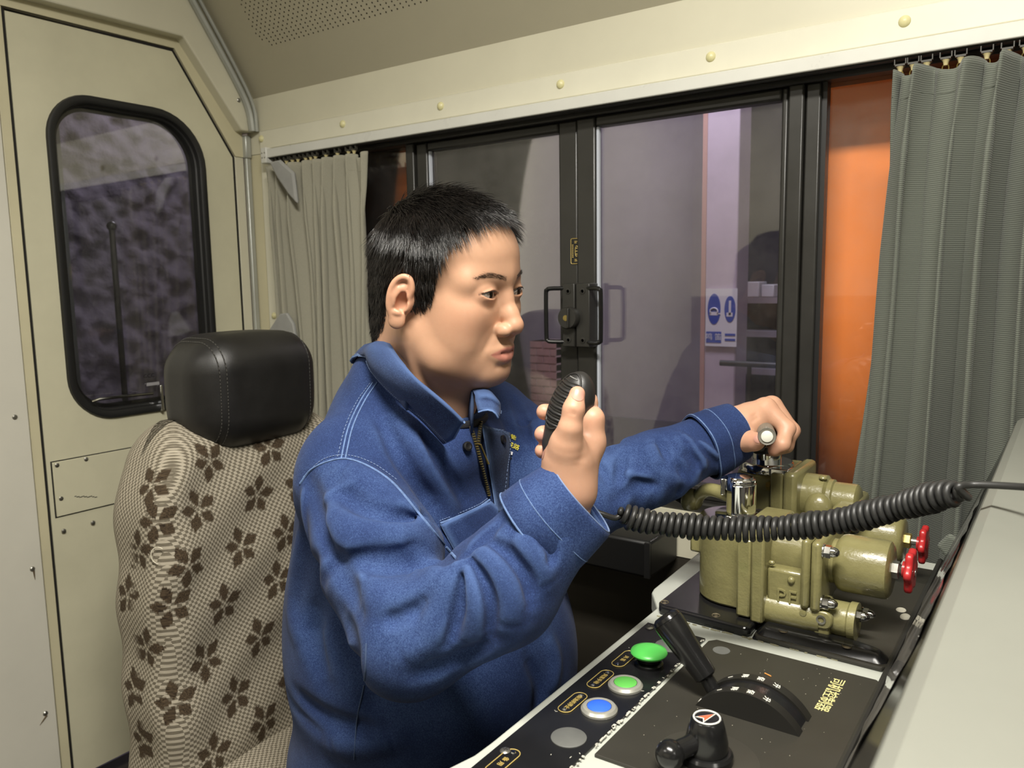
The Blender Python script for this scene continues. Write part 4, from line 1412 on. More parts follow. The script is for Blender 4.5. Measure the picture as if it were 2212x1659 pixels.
obj('cap_claw', g, MET, cp, smooth=40, bevel=0.001)
# the driver's handle of this valve: curved olive arm, olive socket, black rod
q0 = sp + np.array([-0.010, 0.006, 0.018])
q1, q2, q3 = px(1538, 1058, y=1.02), px(1514, 1066, y=1.03), px(1497, 1092, y=1.035)
ha = obj('handle_arm', G().tube(catmull([q0, q1, q2, q3], 8), [0.0090] * 25, 14), OLIVE, fv, smooth=60)
q4, q5 = px(1492, 1078, y=1.035), px(1425, 1040, y=1.06)
obj('handle_socket', G().tube([q4 + (q4 - q5) * 0.22, q4 + (q4 - q5) * 0.08, q4, q4 + (q5 - q4) * 0.1], [0.010, 0.0165, 0.0175, 0.013], 18), OLIVE, ha, smooth=60)
obj('handle_rod', G().tube([q4, q5 + (q5 - q4) * 0.5], [0.0125, 0.0135], 18), BGLOSS, ha)

# ------------------------------------------------------------------ rear valve, the one the driver grips
rvv = thing('brake_valve', 'olive painted rear brake valve gripped by the driver', 'brake valve', (-0.28, 1.19, ZB), 'brake valves on the desk')
ry = 1.195
rx = -0.372
obj('key_housing', G().prism([(x, y, ZB - 0.008) for x, y in stadium(rx, ry, 0.042, -0.335)], (0, 0, 0.134)), OLIVE, rvv, smooth=40, bevel=0.005)
obj('flange_plate', G().span((-0.350, 1.143, ZB - 0.010), (-0.332, 1.250, 0.918)), OLIVE, rvv, bevel=0.003)
obj('flange_plate', G().span((-0.3315, 1.140, ZB - 0.010), (-0.312, 1.252, 0.922)), OLIVE, rvv, bevel=0.006)
obj('flange_bolt', G().lathe((-0.3505, 1.150, 0.897), (-1, 0, 0), [(0.007, 0), (0.007, 0.006), (0.005, 0.007), (0.0001, 0.007)], 6), BRASSY, rvv, smooth=10)
obj('body_barrel', G().lathe((-0.313, 1.195, 0.878), (1, 0, 0), [(0.034, 0), (0.034, 0.030), (0.029, 0.034), (0.029, 0.040), (0.026, 0.042), (0.026, 0.072), (0.021, 0.076), (0.0001, 0.076)], 36), OLIVE, rvv, smooth=45)
obj('body_block', G().span((-0.312, 1.148, ZB - 0.01), (-0.262, 1.245, 0.862)), OLIVE, rvv, bevel=0.008)
obj('barrel_rib', G().ball((-0.285, 1.160, 0.868), (0.020, 0.016, 0.026), 20, 14), OLIVE, rvv, smooth=True)
obj('barrel_plug', G().ball((-0.285, 1.18, 0.9115), (0.006, 0.006, 0.0035), 14, 8), OLIVE, rvv)
obj('end_flange', G().span((-0.262, 1.135, 0.80), (-0.234, 1.248, 0.884)), OLIVE, rvv, bevel=0.006)
obj('link_arm', G().tube([(-0.262, 1.130, 0.860), (-0.240, 1.118, 0.868), (-0.222, 1.135, 0.884)], [0.008, 0.009, 0.007], 12), OLIVE, rvv, smooth=60)
obj('spring_barrel', G().lathe((-0.234, 1.180, 0.838), (1, 0, 0), [(0.026, -0.002), (0.031, 0.004), (0.0350, 0.012), (0.0350, 0.050), (0.0320, 0.057), (0.0260, 0.060), (0.0001, 0.060)], 44), OLIVE, rvv, smooth=45)
ns2 = obj('adjusting_screw', G().lathe((-0.176, 1.180, 0.838), (1, 0, 0), [(0.0048, 0), (0.0048, 0.028)], 14), STEEL, rvv)
obj('lock_nut', G().lathe((-0.174, 1.180, 0.838), (1, 0, 0), [(0.0105, 0), (0.0105, 0.007), (0.009, 0.008)], 6), BRASSY, ns2, smooth=10)
wheel((-0.155, 1.180, 0.836), 0.0270, rvv)
acorn((-0.226, 1.140, 0.888), (1, 0, 0), 0.0075, rvv)
# chrome collar and spindle under the hand
zc = 0.911
cb = obj('chrome_collar', G().lathe((rx, ry, zc), (0, 0, 1), [(0.0400, 0), (0.0400, 0.011), (0.0375, 0.014), (0.0001, 0.014)], 40), CHROME, rvv, smooth=40)
obj('collar_block', G().span((rx + 0.020, ry - 0.046, zc + 0.001), (rx + 0.046, ry - 0.022, zc + 0.013)), CHROME, cb, bevel=0.0015)
obj('chrome_spindle', G().lathe((rx, ry, zc + 0.013), (0, 0, 1), [(0.0215, 0), (0.0215, 0.024), (0.0195, 0.026), (0.0195, 0.030), (0.0001, 0.030)], 32), CHROME, cb, smooth=40)
# ================================================================== soft solid modelling on a grid (for the driver)
class Soft:
    def __init__(s, lo, hi, vox):
        s.lo = np.array(lo, float)
        s.vox = float(vox)
        s.n = np.ceil((np.array(hi, float) - s.lo) / vox).astype(int) + 1
        s.d = np.full(s.n, 0.05, np.float32)

    def win(s, blo, bhi):
        a = np.clip(np.floor((np.array(blo) - s.lo) / s.vox).astype(int), 0, s.n)
        b = np.clip(np.ceil((np.array(bhi) - s.lo) / s.vox).astype(int) + 1, 0, s.n)
        if np.any(b <= a):
            return None
        sl = tuple(slice(i, j) for i, j in zip(a, b))
        ax = [(s.lo[i] + np.arange(a[i], b[i]) * s.vox).astype(np.float32) for i in range(3)]
        return sl, ax[0][:, None, None], ax[1][None, :, None], ax[2][None, None, :]

    def comb(s, sl, v, k, cut=False):
        a = s.d[sl]
        if cut:
            v = -v
            if k <= 0:
                s.d[sl] = np.maximum(a, v)
                return
            h = np.clip(0.5 - 0.5 * (v - a) / k, 0, 1)
            s.d[sl] = v + (a - v) * h + k * h * (1 - h)
            return
        if k <= 0:
            s.d[sl] = np.minimum(a, v)
            return
        h = np.clip(0.5 + 0.5 * (v - a) / k, 0, 1)
        s.d[sl] = v + (a - v) * h - k * h * (1 - h)

    def cone(s, a, b, ra, rb=None, k=0.01, cut=False):
        a, b = np.array(a, float), np.array(b, float)
        rb = ra if rb is None else rb
        m = max(ra, rb) + 2 * k + 4 * s.vox + (0.035 if max(ra, rb) > 0.03 else 0)
        w_ = s.win(np.minimum(a, b) - m, np.maximum(a, b) + m)
        if w_ is None:
            return s
        sl, X, Y, Z = w_
        e = b - a
        L2 = e @ e + 1e-12
        t = np.clip(((X - a[0]) * e[0] + (Y - a[1]) * e[1] + (Z - a[2]) * e[2]) / L2, 0, 1)
        v = np.sqrt((X - a[0] - t * e[0]) ** 2 + (Y - a[1] - t * e[1]) ** 2 + (Z - a[2] - t * e[2]) ** 2) - (ra + t * (rb - ra))
        s.comb(sl, v.astype(np.float32), k, cut)
        return s

    def chain(s, pts, rs, k=0.01, cut=False):
        for i in range(len(pts) - 1):
            s.cone(pts[i], pts[i + 1], rs[i], rs[i + 1], k, cut)
        return s

    def ell(s, c, r, k=0.01, R=None, cut=False):
        c, r = np.array(c, float), np.array(r, float)
        m = max(r) + 2 * k + 4 * s.vox + (0.035 if max(r) > 0.03 else 0)
        w_ = s.win(c - m, c + m)
        if w_ is None:
            return s
        sl, X, Y, Z = w_
        x, y, z = X - c[0], Y - c[1], Z - c[2]
        if R is not None:
            R = np.array(R)
            x, y, z = (R[0, 0] * x + R[1, 0] * y + R[2, 0] * z, R[0, 1] * x + R[1, 1] * y + R[2, 1] * z, R[0, 2] * x + R[1, 2] * y + R[2, 2] * z)
        k0 = np.sqrt((x / r[0]) ** 2 + (y / r[1]) ** 2 + (z / r[2]) ** 2)
        k1 = np.sqrt((x / r[0] ** 2) ** 2 + (y / r[1] ** 2) ** 2 + (z / r[2] ** 2) ** 2)
        s.comb(sl, (k0 * (k0 - 1) / (k1 + 1e-9)).astype(np.float32), k, cut)
        return s

    def ridge(s, pts, amp, sig, taper=True):
        """raise (amp > 0) or press in (amp < 0) the surface along a path"""
        pts = np.array(pts, float)
        m = 3.0 * sig
        w_ = s.win(pts.min(0) - m, pts.max(0) + m)
        if w_ is None:
            return s
        sl, X, Y, Z = w_
        best = np.full(s.d[sl].shape, 1e9, np.float32)
        tt = np.zeros(best.shape, np.float32)
        n = len(pts) - 1
        for i in range(n):
            a, e = pts[i], pts[i + 1] - pts[i]
            L2 = e @ e + 1e-12
            t = np.clip(((X - a[0]) * e[0] + (Y - a[1]) * e[1] + (Z - a[2]) * e[2]) / L2, 0, 1)
            q = (X - a[0] - t * e[0]) ** 2 + (Y - a[1] - t * e[1]) ** 2 + (Z - a[2] - t * e[2]) ** 2
            u = q < best
            best = np.where(u, q, best)
            tt = np.where(u, (i + t) / n, tt)
        g = np.exp(-best / (sig * sig))
        if taper:
            g = g * np.sqrt(np.clip(np.sin(np.pi * np.clip(tt, 0.02, 0.98)), 0, 1))
        s.d[sl] -= (amp * g).astype(np.float32)
        return s

    def bump(s, c, amp, sig):
        c = np.array(c, float)
        sig = np.array(sig if hasattr(sig, '__len__') else (sig,) * 3, float)
        w_ = s.win(c - 3 * sig, c + 3 * sig)
        if w_ is None:
            return s
        sl, X, Y, Z = w_
        s.d[sl] -= (amp * np.exp(-(((X - c[0]) / sig[0]) ** 2 + ((Y - c[1]) / sig[1]) ** 2 + ((Z - c[2]) / sig[2]) ** 2))).astype(np.float32)
        return s

    def mesh(s):
        """surface nets: returns verts, quads"""
        d = s.d
        sg = d < 0
        n = np.array(d.shape) - 1
        cnt = np.zeros(n, np.int8)
        for i in (0, 1):
            for j in (0, 1):
                for k in (0, 1):
                    cnt += sg[i:i + n[0], j:j + n[1], k:k + n[2]]
        act = (cnt > 0) & (cnt < 8)
        ci = np.argwhere(act)
        idx = np.full(n, -1, np.int64)
        idx[act] = np.arange(len(ci))
        acc = np.zeros((len(ci), 3))
        num = np.zeros(len(ci))
        cor = [(i, j, k) for i in (0, 1) for j in (0, 1) for k in (0, 1)]
        vals = {c: d[ci[:, 0] + c[0], ci[:, 1] + c[1], ci[:, 2] + c[2]].astype(float) for c in cor}
        for c in cor:
            for ax in range(3):
                if c[ax] == 0:
                    e = list(c)
                    e[ax] = 1
                    e = tuple(e)
                    va, vb = vals[c], vals[e]
                    m = (va < 0) != (vb < 0)
                    t = np.where(m, va / np.where(m, va - vb, 1), 0)
                    p = np.tile(np.array(c, float), (len(ci), 1))
                    p[:, ax] += t
                    acc[m] += p[m]
                    num[m] += 1
        V = s.lo + (ci + acc / num[:, None]) * s.vox
        Q = []
        for ax in range(3):
            a, b = (ax + 1) % 3, (ax + 2) % 3
            lo_ = [slice(None)] * 3
            hi_ = [slice(None)] * 3
            lo_[ax], hi_[ax] = slice(0, -1), slice(1, None)
            s0, s1 = sg[tuple(lo_)], sg[tuple(hi_)]
            ed = np.argwhere(s0 != s1)
            ok = (ed[:, a] > 0) & (ed[:, b] > 0) & (ed[:, a] < n[a]) & (ed[:, b] < n[b])
            ed = ed[ok]
            ins = s0[ed[:, 0], ed[:, 1], ed[:, 2]]
            q = []
            for da, db in ((-1, -1), (0, -1), (0, 0), (-1, 0)):
                c = ed.copy()
                c[:, a] += da
                c[:, b] += db
                q.append(idx[c[:, 0], c[:, 1], c[:, 2]])
            q = np.stack(q, 1)
            q = np.where(ins[:, None], q, q[:, ::-1])
            Q.append(q)
        Q = np.concatenate(Q)
        return V, Q[(Q >= 0).all(1)]


def quick_obj(name, V, Q, m, parent, color=None):
    """fast mesh object from arrays of points and quads"""
    V = np.asarray(V, np.float32) - origin_of(parent).astype(np.float32)
    me = bpy.data.meshes.new(name)
    me.vertices.add(len(V))
    me.vertices.foreach_set('co', V.ravel())
    nq, k = Q.shape
    me.loops.add(nq * k)
    me.loops.foreach_set('vertex_index', Q.astype(np.int32).ravel())
    me.polygons.add(nq)
    me.polygons.foreach_set('loop_start', np.arange(0, nq * k, k, dtype=np.int32))
    me.polygons.foreach_set('use_smooth', np.ones(nq, bool))
    me.update(calc_edges=True)
    me.validate()
    me.materials.append(m)
    if color is not None:
        ca = me.color_attributes.new('tone', 'FLOAT_COLOR', 'POINT')
        ca.data.foreach_set('color', np.concatenate([color, np.ones((len(V), 1))], 1).astype(np.float32).ravel())
    o = bpy.data.objects.new(name, me)
    COL.objects.link(o)
    o.parent = parent
    return o


def smooth_verts(V, Q, it=2, lam=0.5):
    """Laplacian smoothing of a quad mesh"""
    E = np.concatenate([Q[:, [0, 1]], Q[:, [1, 2]], Q[:, [2, 3]], Q[:, [3, 0]]])
    E = np.concatenate([E, E[:, ::-1]])
    cnt = np.bincount(E[:, 0], minlength=len(V)).astype(float)
    for _ in range(it):
        S_ = np.stack([np.bincount(E[:, 0], weights=V[E[:, 1], i], minlength=len(V)) for i in range(3)], 1)
        V = V + lam * (S_ / np.maximum(cnt, 1)[:, None] - V)
    return V
# ================================================================== driver: head
person = thing('person', 'driver in a blue denim jacket speaking into a hand microphone', 'person', (-0.80, 0.85, 0.0))
HO = np.array([-0.658, 0.783, 1.196])


def euler(y, p, r):
    y, p, r = math.radians(y), math.radians(p), math.radians(r)
    cy, sy, cp, sp_, cr_, sr = math.cos(y), math.sin(y), math.cos(p), math.sin(p), math.cos(r), math.sin(r)
    return np.array([[cy, -sy, 0], [sy, cy, 0], [0, 0, 1]]) @ np.array([[cp, 0, sp_], [0, 1, 0], [-sp_, 0, cp]]) @ np.array([[1, 0, 0], [0, cr_, -sr], [0, sr, cr_]])


HR = euler(5.0, 5.0, 3.0)


def h2w(p):
    return np.asarray(p, float) @ HR.T + HO


def mir(p):
    p = np.array(p, float)
    p[..., 1] *= -1
    return p


def build_head():
    """only the right half (y < 0) is modelled, then mirrored"""
    s = Soft((-0.135, -0.112, -0.215), (0.14, 0.004, 0.14), 0.00115)
    # skull and face masses
    s.ell((-0.004, 0, 0.034), (0.088, 0.0770, 0.081), 0.0)
    s.ell((0.037, 0, 0.040), (0.060, 0.064, 0.054), 0.03)
    s.ell((0.028, 0, -0.030), (0.063, 0.063, 0.078), 0.03)
    s.ell((0.055, -0.040, -0.026), (0.032, 0.027, 0.030), 0.02)             # cheekbone
    s.ell((0.042, -0.042, -0.062), (0.036, 0.025, 0.036), 0.02)             # full cheek
    s.cone((-0.002, -0.051, -0.052), (0.030, -0.045, -0.083), 0.021, 0.018, 0.02)   # jaw
    s.cone((0.030, -0.045, -0.081), (0.070, -0.014, -0.098), 0.019, 0.018, 0.02)
    s.ell((0.042, 0, -0.084), (0.045, 0.043, 0.026), 0.02)                  # under jaw
    s.ell((0.075, 0, -0.100), (0.019, 0.024, 0.016), 0.012)                 # chin
    s.ell((0.068, 0, -0.068), (0.029, 0.034, 0.026), 0.016)                 # mouth mound
    s.cone((0.086, 0.0, 0.019), (0.069, -0.050, 0.014), 0.0110, 0.0105, 0.018)   # brow
    # eye socket
    s.ell((0.105, -0.033, -0.003), (0.017, 0.021, 0.013), 0.012, cut=True)
    # nose
    s.chain([(0.085, 0, 0.010), (0.091, 0, -0.006), (0.099, 0, -0.026), (0.1050, 0, -0.037)], [0.0100, 0.0094, 0.0100, 0.0105], 0.008)
    s.ell((0.1060, 0, -0.0395), (0.0105, 0.0125, 0.0102), 0.005)
    s.ell((0.0975, -0.0145, -0.0445), (0.0115, 0.0078, 0.0085), 0.004)
    s.cone((0.100, 0, -0.050), (0.090, 0, -0.056), 0.006, 0.007, 0.006)
    s.ell((0.1025, -0.0080, -0.0535), (0.0068, 0.0042, 0.0050), 0.002, cut=True)
    s.ridge([(0.100, -0.0215, -0.038), (0.094, -0.0235, -0.045), (0.089, -0.022, -0.052)], -0.0016, 0.0028)
    s.ridge([(0.090, -0.022, -0.046), (0.086, -0.030, -0.060), (0.080, -0.036, -0.074)], -0.0010, 0.0045)
    # eyelids: shell round the eyeball, then the slit
    ec = np.array([0.0795, -0.0325, -0.001])
    s.ell(ec, (0.0156, 0.0180, 0.0154), 0.005)
    s.ridge([(0.091, -0.016, 0.003), (0.0948, -0.026, 0.0082), (0.0948, -0.034, 0.0090), (0.0895, -0.046, 0.0050), (0.084, -0.053, -0.001)], -0.0015, 0.0015)
    s.ridge([(0.0945, -0.022, 0.0048), (0.0968, -0.031, 0.0060), (0.0930, -0.042, 0.0038), (0.088, -0.050, -0.001)], 0.0014, 0.0020)
    s.ridge([(0.092, -0.020, -0.0075), (0.0945, -0.031, -0.0105), (0.090, -0.044, -0.0085)], -0.0007, 0.0022)
    w_ = s.win(ec - 0.03, ec + 0.03)
    sl, X, Y, Z = w_
    u = (Y - ec[1]) / 0.0145
    up = 0.0044 * np.clip(1 - np.abs(u) ** 2.2, 0, 1) + 0.0004 + u * -0.0002
    dn = -0.0040 * np.clip(1 - np.abs(u) ** 2.4, 0, 1) + 0.0002
    mid = -0.0006 * u * 2
    v = np.maximum(np.maximum(Z - ec[2] - mid - up, dn + mid - (Z - ec[2])), np.maximum(np.abs(Y - ec[1]) - 0.0145, 0.080 - X))
    s.comb(sl, np.broadcast_to(v, s.d[sl].shape).astype(np.float32) + 0 * X, 0.0022, True)
    # lips
    s.ridge([(0.083, -0.0270, -0.0708), (0.0925, -0.017, -0.0685), (0.0985, -0.007, -0.0665), (0.0985, 0, -0.0675), (0.0985, 0.007, -0.0665)], 0.0042, 0.0042, False)
    s.ridge([(0.083, -0.0250, -0.0728), (0.0915, -0.016, -0.0780), (0.0965, -0.006, -0.0805), (0.0965, 0.006, -0.0805)], 0.0048, 0.0048, False)
    s.ridge([(0.081, -0.0280, -0.0698), (0.0905, -0.020, -0.0718), (0.0985, -0.009, -0.0728), (0.1010, 0, -0.0738), (0.0985, 0.009, -0.0728)], -0.0042, 0.0015, False)
    s.bump((0.0830, -0.0295, -0.0725), -0.0008, 0.004)
    s.ridge([(0.088, -0.013, -0.0890), (0.091, 0, -0.0895), (0.088, 0.013, -0.0890)], -0.0028, 0.0055, False)
    s.ridge([(0.0995, 0, -0.054), (0.0990, 0, -0.0635)], -0.0010, 0.0030, False)
    # neck
    s.cone((-0.030, 0, -0.020), (-0.050, 0, -0.24), 0.062, 0.061, 0.03)
    s.cone((0.020, 0, -0.095), (-0.020, 0, -0.24), 0.036, 0.046, 0.04)
    s.ridge([(-0.010, -0.072, -0.060), (0.004, -0.058, -0.120), (0.018, -0.030, -0.185)], 0.0030, 0.010)
    s.bump((0.036, 0, -0.150), 0.004, 0.012)
    # ear
    a = math.radians(24)
    b = math.radians(14)
    Re = np.array([[math.cos(a), -math.sin(a), 0], [math.sin(a), math.cos(a), 0], [0, 0, 1]]) @ np.array([[math.cos(b), 0, math.sin(b)], [0, 1, 0], [-math.sin(b), 0, math.cos(b)]])
    Em = np.array([-0.001, -0.0825, -0.011])

    def E(x, y, z):
        return Em + Re @ (np.array([x * 0.80 - 0.002, y, z]) * 0.94)
    s.ell(E(0, 0, 0.002), (0.0145, 0.0050, 0.028), 0.004, Re)
    s.cone(E(0.008, 0.010, 0), E(0.004, 0.0, 0), 0.014, 0.010, 0.006)
    s.ell(E(0.003, -0.0050, -0.003), (0.0082, 0.0085, 0.0135), 0.003, Re, cut=True)
    hel = [E(0.012, -0.003, 0.006), E(0.013, -0.004, 0.018), E(0.006, -0.0045, 0.029), E(-0.006, -0.0048, 0.029), E(-0.0155, -0.0048, 0.020), E(-0.0190, -0.0044, 0.006), E(-0.0165, -0.0035, -0.010), E(-0.009, -0.002, -0.022)]
    s.chain(catmull(hel, 4), [0.0031] * 40, 0.0025)
    s.ridge([E(0.004, -0.005, 0.018), E(-0.007, -0.006, 0.013), E(-0.0115, -0.006, 0.002), E(-0.008, -0.005, -0.013)], 0.0034, 0.0036)
    s.ell(E(0.001, -0.001, -0.027), (0.0105, 0.0048, 0.0105), 0.004, Re)
    s.ell(E(0.0125, -0.0035, -0.006), (0.0045, 0.0040, 0.0065), 0.003, Re)
    s.ell(E(0.0070, -0.006, -0.005), (0.0042, 0.006, 0.0060), 0.002, Re, cut=True)
    s.ell(E(-0.001, -0.0045, -0.0165), (0.006, 0.0030, 0.004), 0.002, Re)
    # mirror
    j0 = int(round((0 - s.lo[1]) / s.vox))
    s.lo[1] = -(j0 * s.vox)
    left = s.d[:, :j0 + 1]
    s.d = np.concatenate([left, left[:, :-1][:, ::-1]], 1)
    s.n = np.array(s.d.shape)
    V, Q = s.mesh()
    return smooth_verts(V, Q, 3, 0.45), Q


def hairline(p):
    """> 0 inside the hair (head coordinates); boundary read as a height over the side of the head"""
    x, y, z = p[:, 0], np.abs(p[:, 1]), p[:, 2]
    ang = np.arctan2(y, x + 0.012)                       # 0 = face, pi = back
    a_ = np.degrees(ang)
    zb = np.interp(a_, [0, 12, 28, 40, 49, 54, 57, 66, 76, 80, 86, 98, 110, 122, 140, 180],
                   [0.089, 0.089, 0.085, 0.073, 0.054, 0.018, -0.014, -0.028, -0.024, 0.012, 0.020, 0.014, -0.020, -0.056, -0.074, -0.080])
    return z - zb


HV, HQ = build_head()
hl = hairline(HV) + 0.0025 * np.sin(HV[:, 0] * 900) * np.sin(HV[:, 1] * 700)
near_ear = (np.abs(HV[:, 1]) > 0.0775) & (HV[:, 0] > -0.030) & (HV[:, 0] < 0.026) & (HV[:, 2] < 0.026) & (HV[:, 2] > -0.052)
hmask = (hl > 0) & ~near_ear


def skin_tone(P):
    c0 = np.array(lin((188, 148, 120))[:3])
    T = np.tile(c0, (len(P), 1))

    def blend(w_, col):
        nonlocal T
        w_ = np.clip(w_, 0, 1)[:, None]
        T = T * (1 - w_) + np.array(lin(col)[:3]) * w_
    ax, ay, az = P[:, 0], np.abs(P[:, 1]), P[:, 2]

    def gs(cx, cy_, cz_, sx, sy, sz):
        return np.exp(-(((ax - cx) / sx) ** 2 + ((ay - cy_) / sy) ** 2 + ((az - cz_) / sz) ** 2))
    blend(0.35 * gs(0.06, 0.045, -0.03, 0.03, 0.025, 0.022), (205, 140, 112))
    blend(0.35 * gs(0.108, 0, -0.04, 0.015, 0.014, 0.014), (208, 148, 120))
    blend(0.45 * gs(-0.006, 0.083, -0.004, 0.025, 0.012, 0.030), (205, 138, 112))
    blend(0.40 * gs(0.093, 0.033, -0.001, 0.012, 0.020, 0.010), (176, 124, 100))
    # lips
    hw = 0.0275
    u = np.clip(ay / hw, 0, 1)
    zu = -0.0640 - 0.0085 * u ** 2 - 0.0012 * np.exp(-(ay / 0.004) ** 2)
    zl = -0.0860 + 0.0115 * u ** 2
    m = np.clip((zu - az) / 0.0015, 0, 1) * np.clip((az - zl) / 0.0015, 0, 1) * (ay < hw) * (ax > 0.078)
    blend(0.75 * m, (190, 118, 108))
    blend(0.5 * m * np.exp(-((az + 0.0732) / 0.0016) ** 2), (120, 66, 60))
    # shaven beard and moustache shade
    st = np.clip(gs(0.096, 0.006, -0.057, 0.02, 0.017, 0.006) * 0.30 + gs(0.080, 0.012, -0.104, 0.018, 0.020, 0.012) * 0.42, 0, 1) * (1 - m)
    blend(st, (112, 92, 78))
    # brows
    bz = 0.0180 + 0.0050 * np.sin(np.clip((ay - 0.012) / 0.042, 0, 1) * math.pi * 0.75) - 0.16 * np.clip(ay - 0.034, 0, 1)
    bw = np.exp(-((az - bz) / 0.0030) ** 2) * np.clip((ay - 0.010) / 0.006, 0, 1) * np.clip((0.055 - ay) / 0.014, 0, 1) * (ax > 0.04)
    blend(0.42 * bw, (60, 48, 40))
    # lash line
    ey = (ay - 0.0325) / 0.0165
    bl = np.exp(-((az - 0.0038 * np.clip(1 - ey ** 2, 0, 1) - 0.0004) / 0.0012) ** 2) * (np.abs(ey) < 1.05) * (ax > 0.07)
    blend(0.8 * bl, (52, 38, 32))
    # mole by the right ear
    blend((P[:, 1] < 0) * np.exp(-((ax - 0.020) ** 2 + (az - 0.014) ** 2) / 0.0016 ** 2) * 0.9, (58, 40, 34))
    return T


tone = skin_tone(HV)
sc_ = np.clip(hl / 0.006, 0, 1) * ~near_ear
tone = tone * (1 - 0.93 * sc_[:, None]) + np.array(lin((24, 21, 20))[:3]) * 0.93 * sc_[:, None]


def skin_mat():
    m = bpy.data.materials.new('skin')
    m.use_nodes = True
    n = N(m)
    at = n.new('ShaderNodeVertexColor', layer_name='tone')
    nz = n.noise(160, 4, 0.6)
    n.link(n.mix(n.math('MULTIPLY', nz, 0.22), at.outputs[0], lin((172, 112, 84))), n.bsdf.inputs['Base Color'])
    n.bsdf.inputs['Roughness'].default_value = 0.47
    n.bsdf.inputs['Specular IOR Level'].default_value = 0.42
    n.bsdf.inputs['Subsurface Weight'].default_value = 0.12
    n.bsdf.inputs['Subsurface Radius'].default_value = (0.006, 0.0025, 0.0012)
    n.bsdf.inputs['Subsurface Scale'].default_value = 1.0
    n.bump(n.noise(900, 3, 0.6), 0.12, 0.0006)
    return m


SKIN = skin_mat()
BODY = [(h2w(HV), HQ, tone)]                  # pieces of the one body mesh


# ------------------------------------------------------------------ hair
def strands(roots, dirs1, dirs2, length, r0, npt=5):
    """curved tapering hairs: roots, leaving along dirs1 and bending to dirs2; one triangle-section mesh"""
    n = len(roots)
    t = np.linspace(0, 1, npt)[None, :, None]
    P = roots[:, None] + length[:, None, None] * (dirs1[:, None] * (t - 0.45 * t * t) + dirs2[:, None] * (0.62 * t * t + 0.05 * t))
    T = np.gradient(P, axis=1)
    T /= np.linalg.norm(T, axis=2, keepdims=True) + 1e-9
    ref = np.cross(T, np.array([0.31, 0.62, 0.72]))
    ref /= np.linalg.norm(ref, axis=2, keepdims=True) + 1e-9
    oth = np.cross(T, ref)
    rad = r0 * np.array([1.0, 1.0, 0.9, 0.65, 0.12] if npt == 5 else np.linspace(1, 0.15, npt))[None, :, None]
    ring = [P + rad * (ref * math.cos(a) + oth * math.sin(a)) for a in (0, 2.094, 4.189)]
    V = np.stack(ring, 2).reshape(-1, 3)
    base = (np.arange(n) * npt * 3)[:, None, None]
    i = np.arange(npt - 1)[None, :, None] * 3
    k = np.arange(3)[None, None, :]
    k2 = (k + 1) % 3
    Q = np.stack([base + i + k, base + i + k2, base + i + 3 + k2, base + i + 3 + k], -1).reshape(-1, 4)
    return V, Q


def comb_dir(P, Nn_):
    """direction the hair lies in, head coordinates"""
    x, y, z = P[:, 0], P[:, 1], P[:, 2]
    top = np.clip((z - 0.055) / 0.05, 0, 1)[:, None]
    frontside = np.stack([np.full_like(x, 0.9), y * 6, np.full_like(x, -0.25)], 1)
    side = np.stack([np.where(x > 0.0, 0.25, -0.15), np.zeros_like(x), np.full_like(x, -1.0)], 1)
    d = frontside * top + side * (1 - top)
    d = d - Nn_ * np.sum(d * Nn_, 1, keepdims=True) * 0.85
    return d / (np.linalg.norm(d, axis=1, keepdims=True) + 1e-9)


HAIRM = bpy.data.materials.new('black_hair')
HAIRM.use_nodes = True
n_ = N(HAIRM)
hz = n_.ramp(n_.noise(300, 2, 0.5), [(0.3, lin((14, 12, 11))), (0.7, lin((38, 34, 31)))])
n_.link(hz, n_.bsdf.inputs['Base Color'])
n_.bsdf.inputs['Roughness'].default_value = 0.30
n_.bsdf.inputs['Specular IOR Level'].default_value = 0.55


def vnormals(V, Q):
    fn = np.cross(V[Q[:, 2]] - V[Q[:, 0]], V[Q[:, 3]] - V[Q[:, 1]])
    nn = np.zeros_like(V)
    for i in range(4):
        for c in range(3):
            nn[:, c] += np.bincount(Q[:, i], weights=fn[:, c], minlength=len(V))
    return nn / (np.linalg.norm(nn, axis=1, keepdims=True) + 1e-12)


HN = vnormals(HV, HQ)
cand = np.where(hmask & (hl > 0.001))[0]
NS = 24000
pick = rng.choice(cand, NS)
rt = HV[pick] + rng.normal(0, 0.0006, (NS, 3))
nn = HN[pick]
cd = comb_dir(rt, nn)
jit = rng.normal(0, 0.13, (NS, 3))
clump = np.sin(rt[:, [1, 2, 0]] * 260 + np.array([0, 1.3, 2.1])) * 0.22
d1 = nn * 0.42 + cd * 0.75 + jit * 0.6 + clump * 0.45
d1 /= np.linalg.norm(d1, axis=1, keepdims=True)
d2 = cd + jit * 0.7 + clump * 0.8 + np.array([0, 0, -0.25])
d2 /= np.linalg.norm(d2, axis=1, keepdims=True)
tp = np.clip((rt[:, 2] - 0.03) / 0.07, 0, 1)
edge = np.clip(hl[pick] / 0.03, 0.25, 1)
ln = (0.014 + 0.017 * tp) * rng.uniform(0.7, 1.25, NS) * np.where(rt[:, 2] < 0.03, edge, 1)
V1, Q1 = strands(rt, d1, d2, ln, 0.00036)
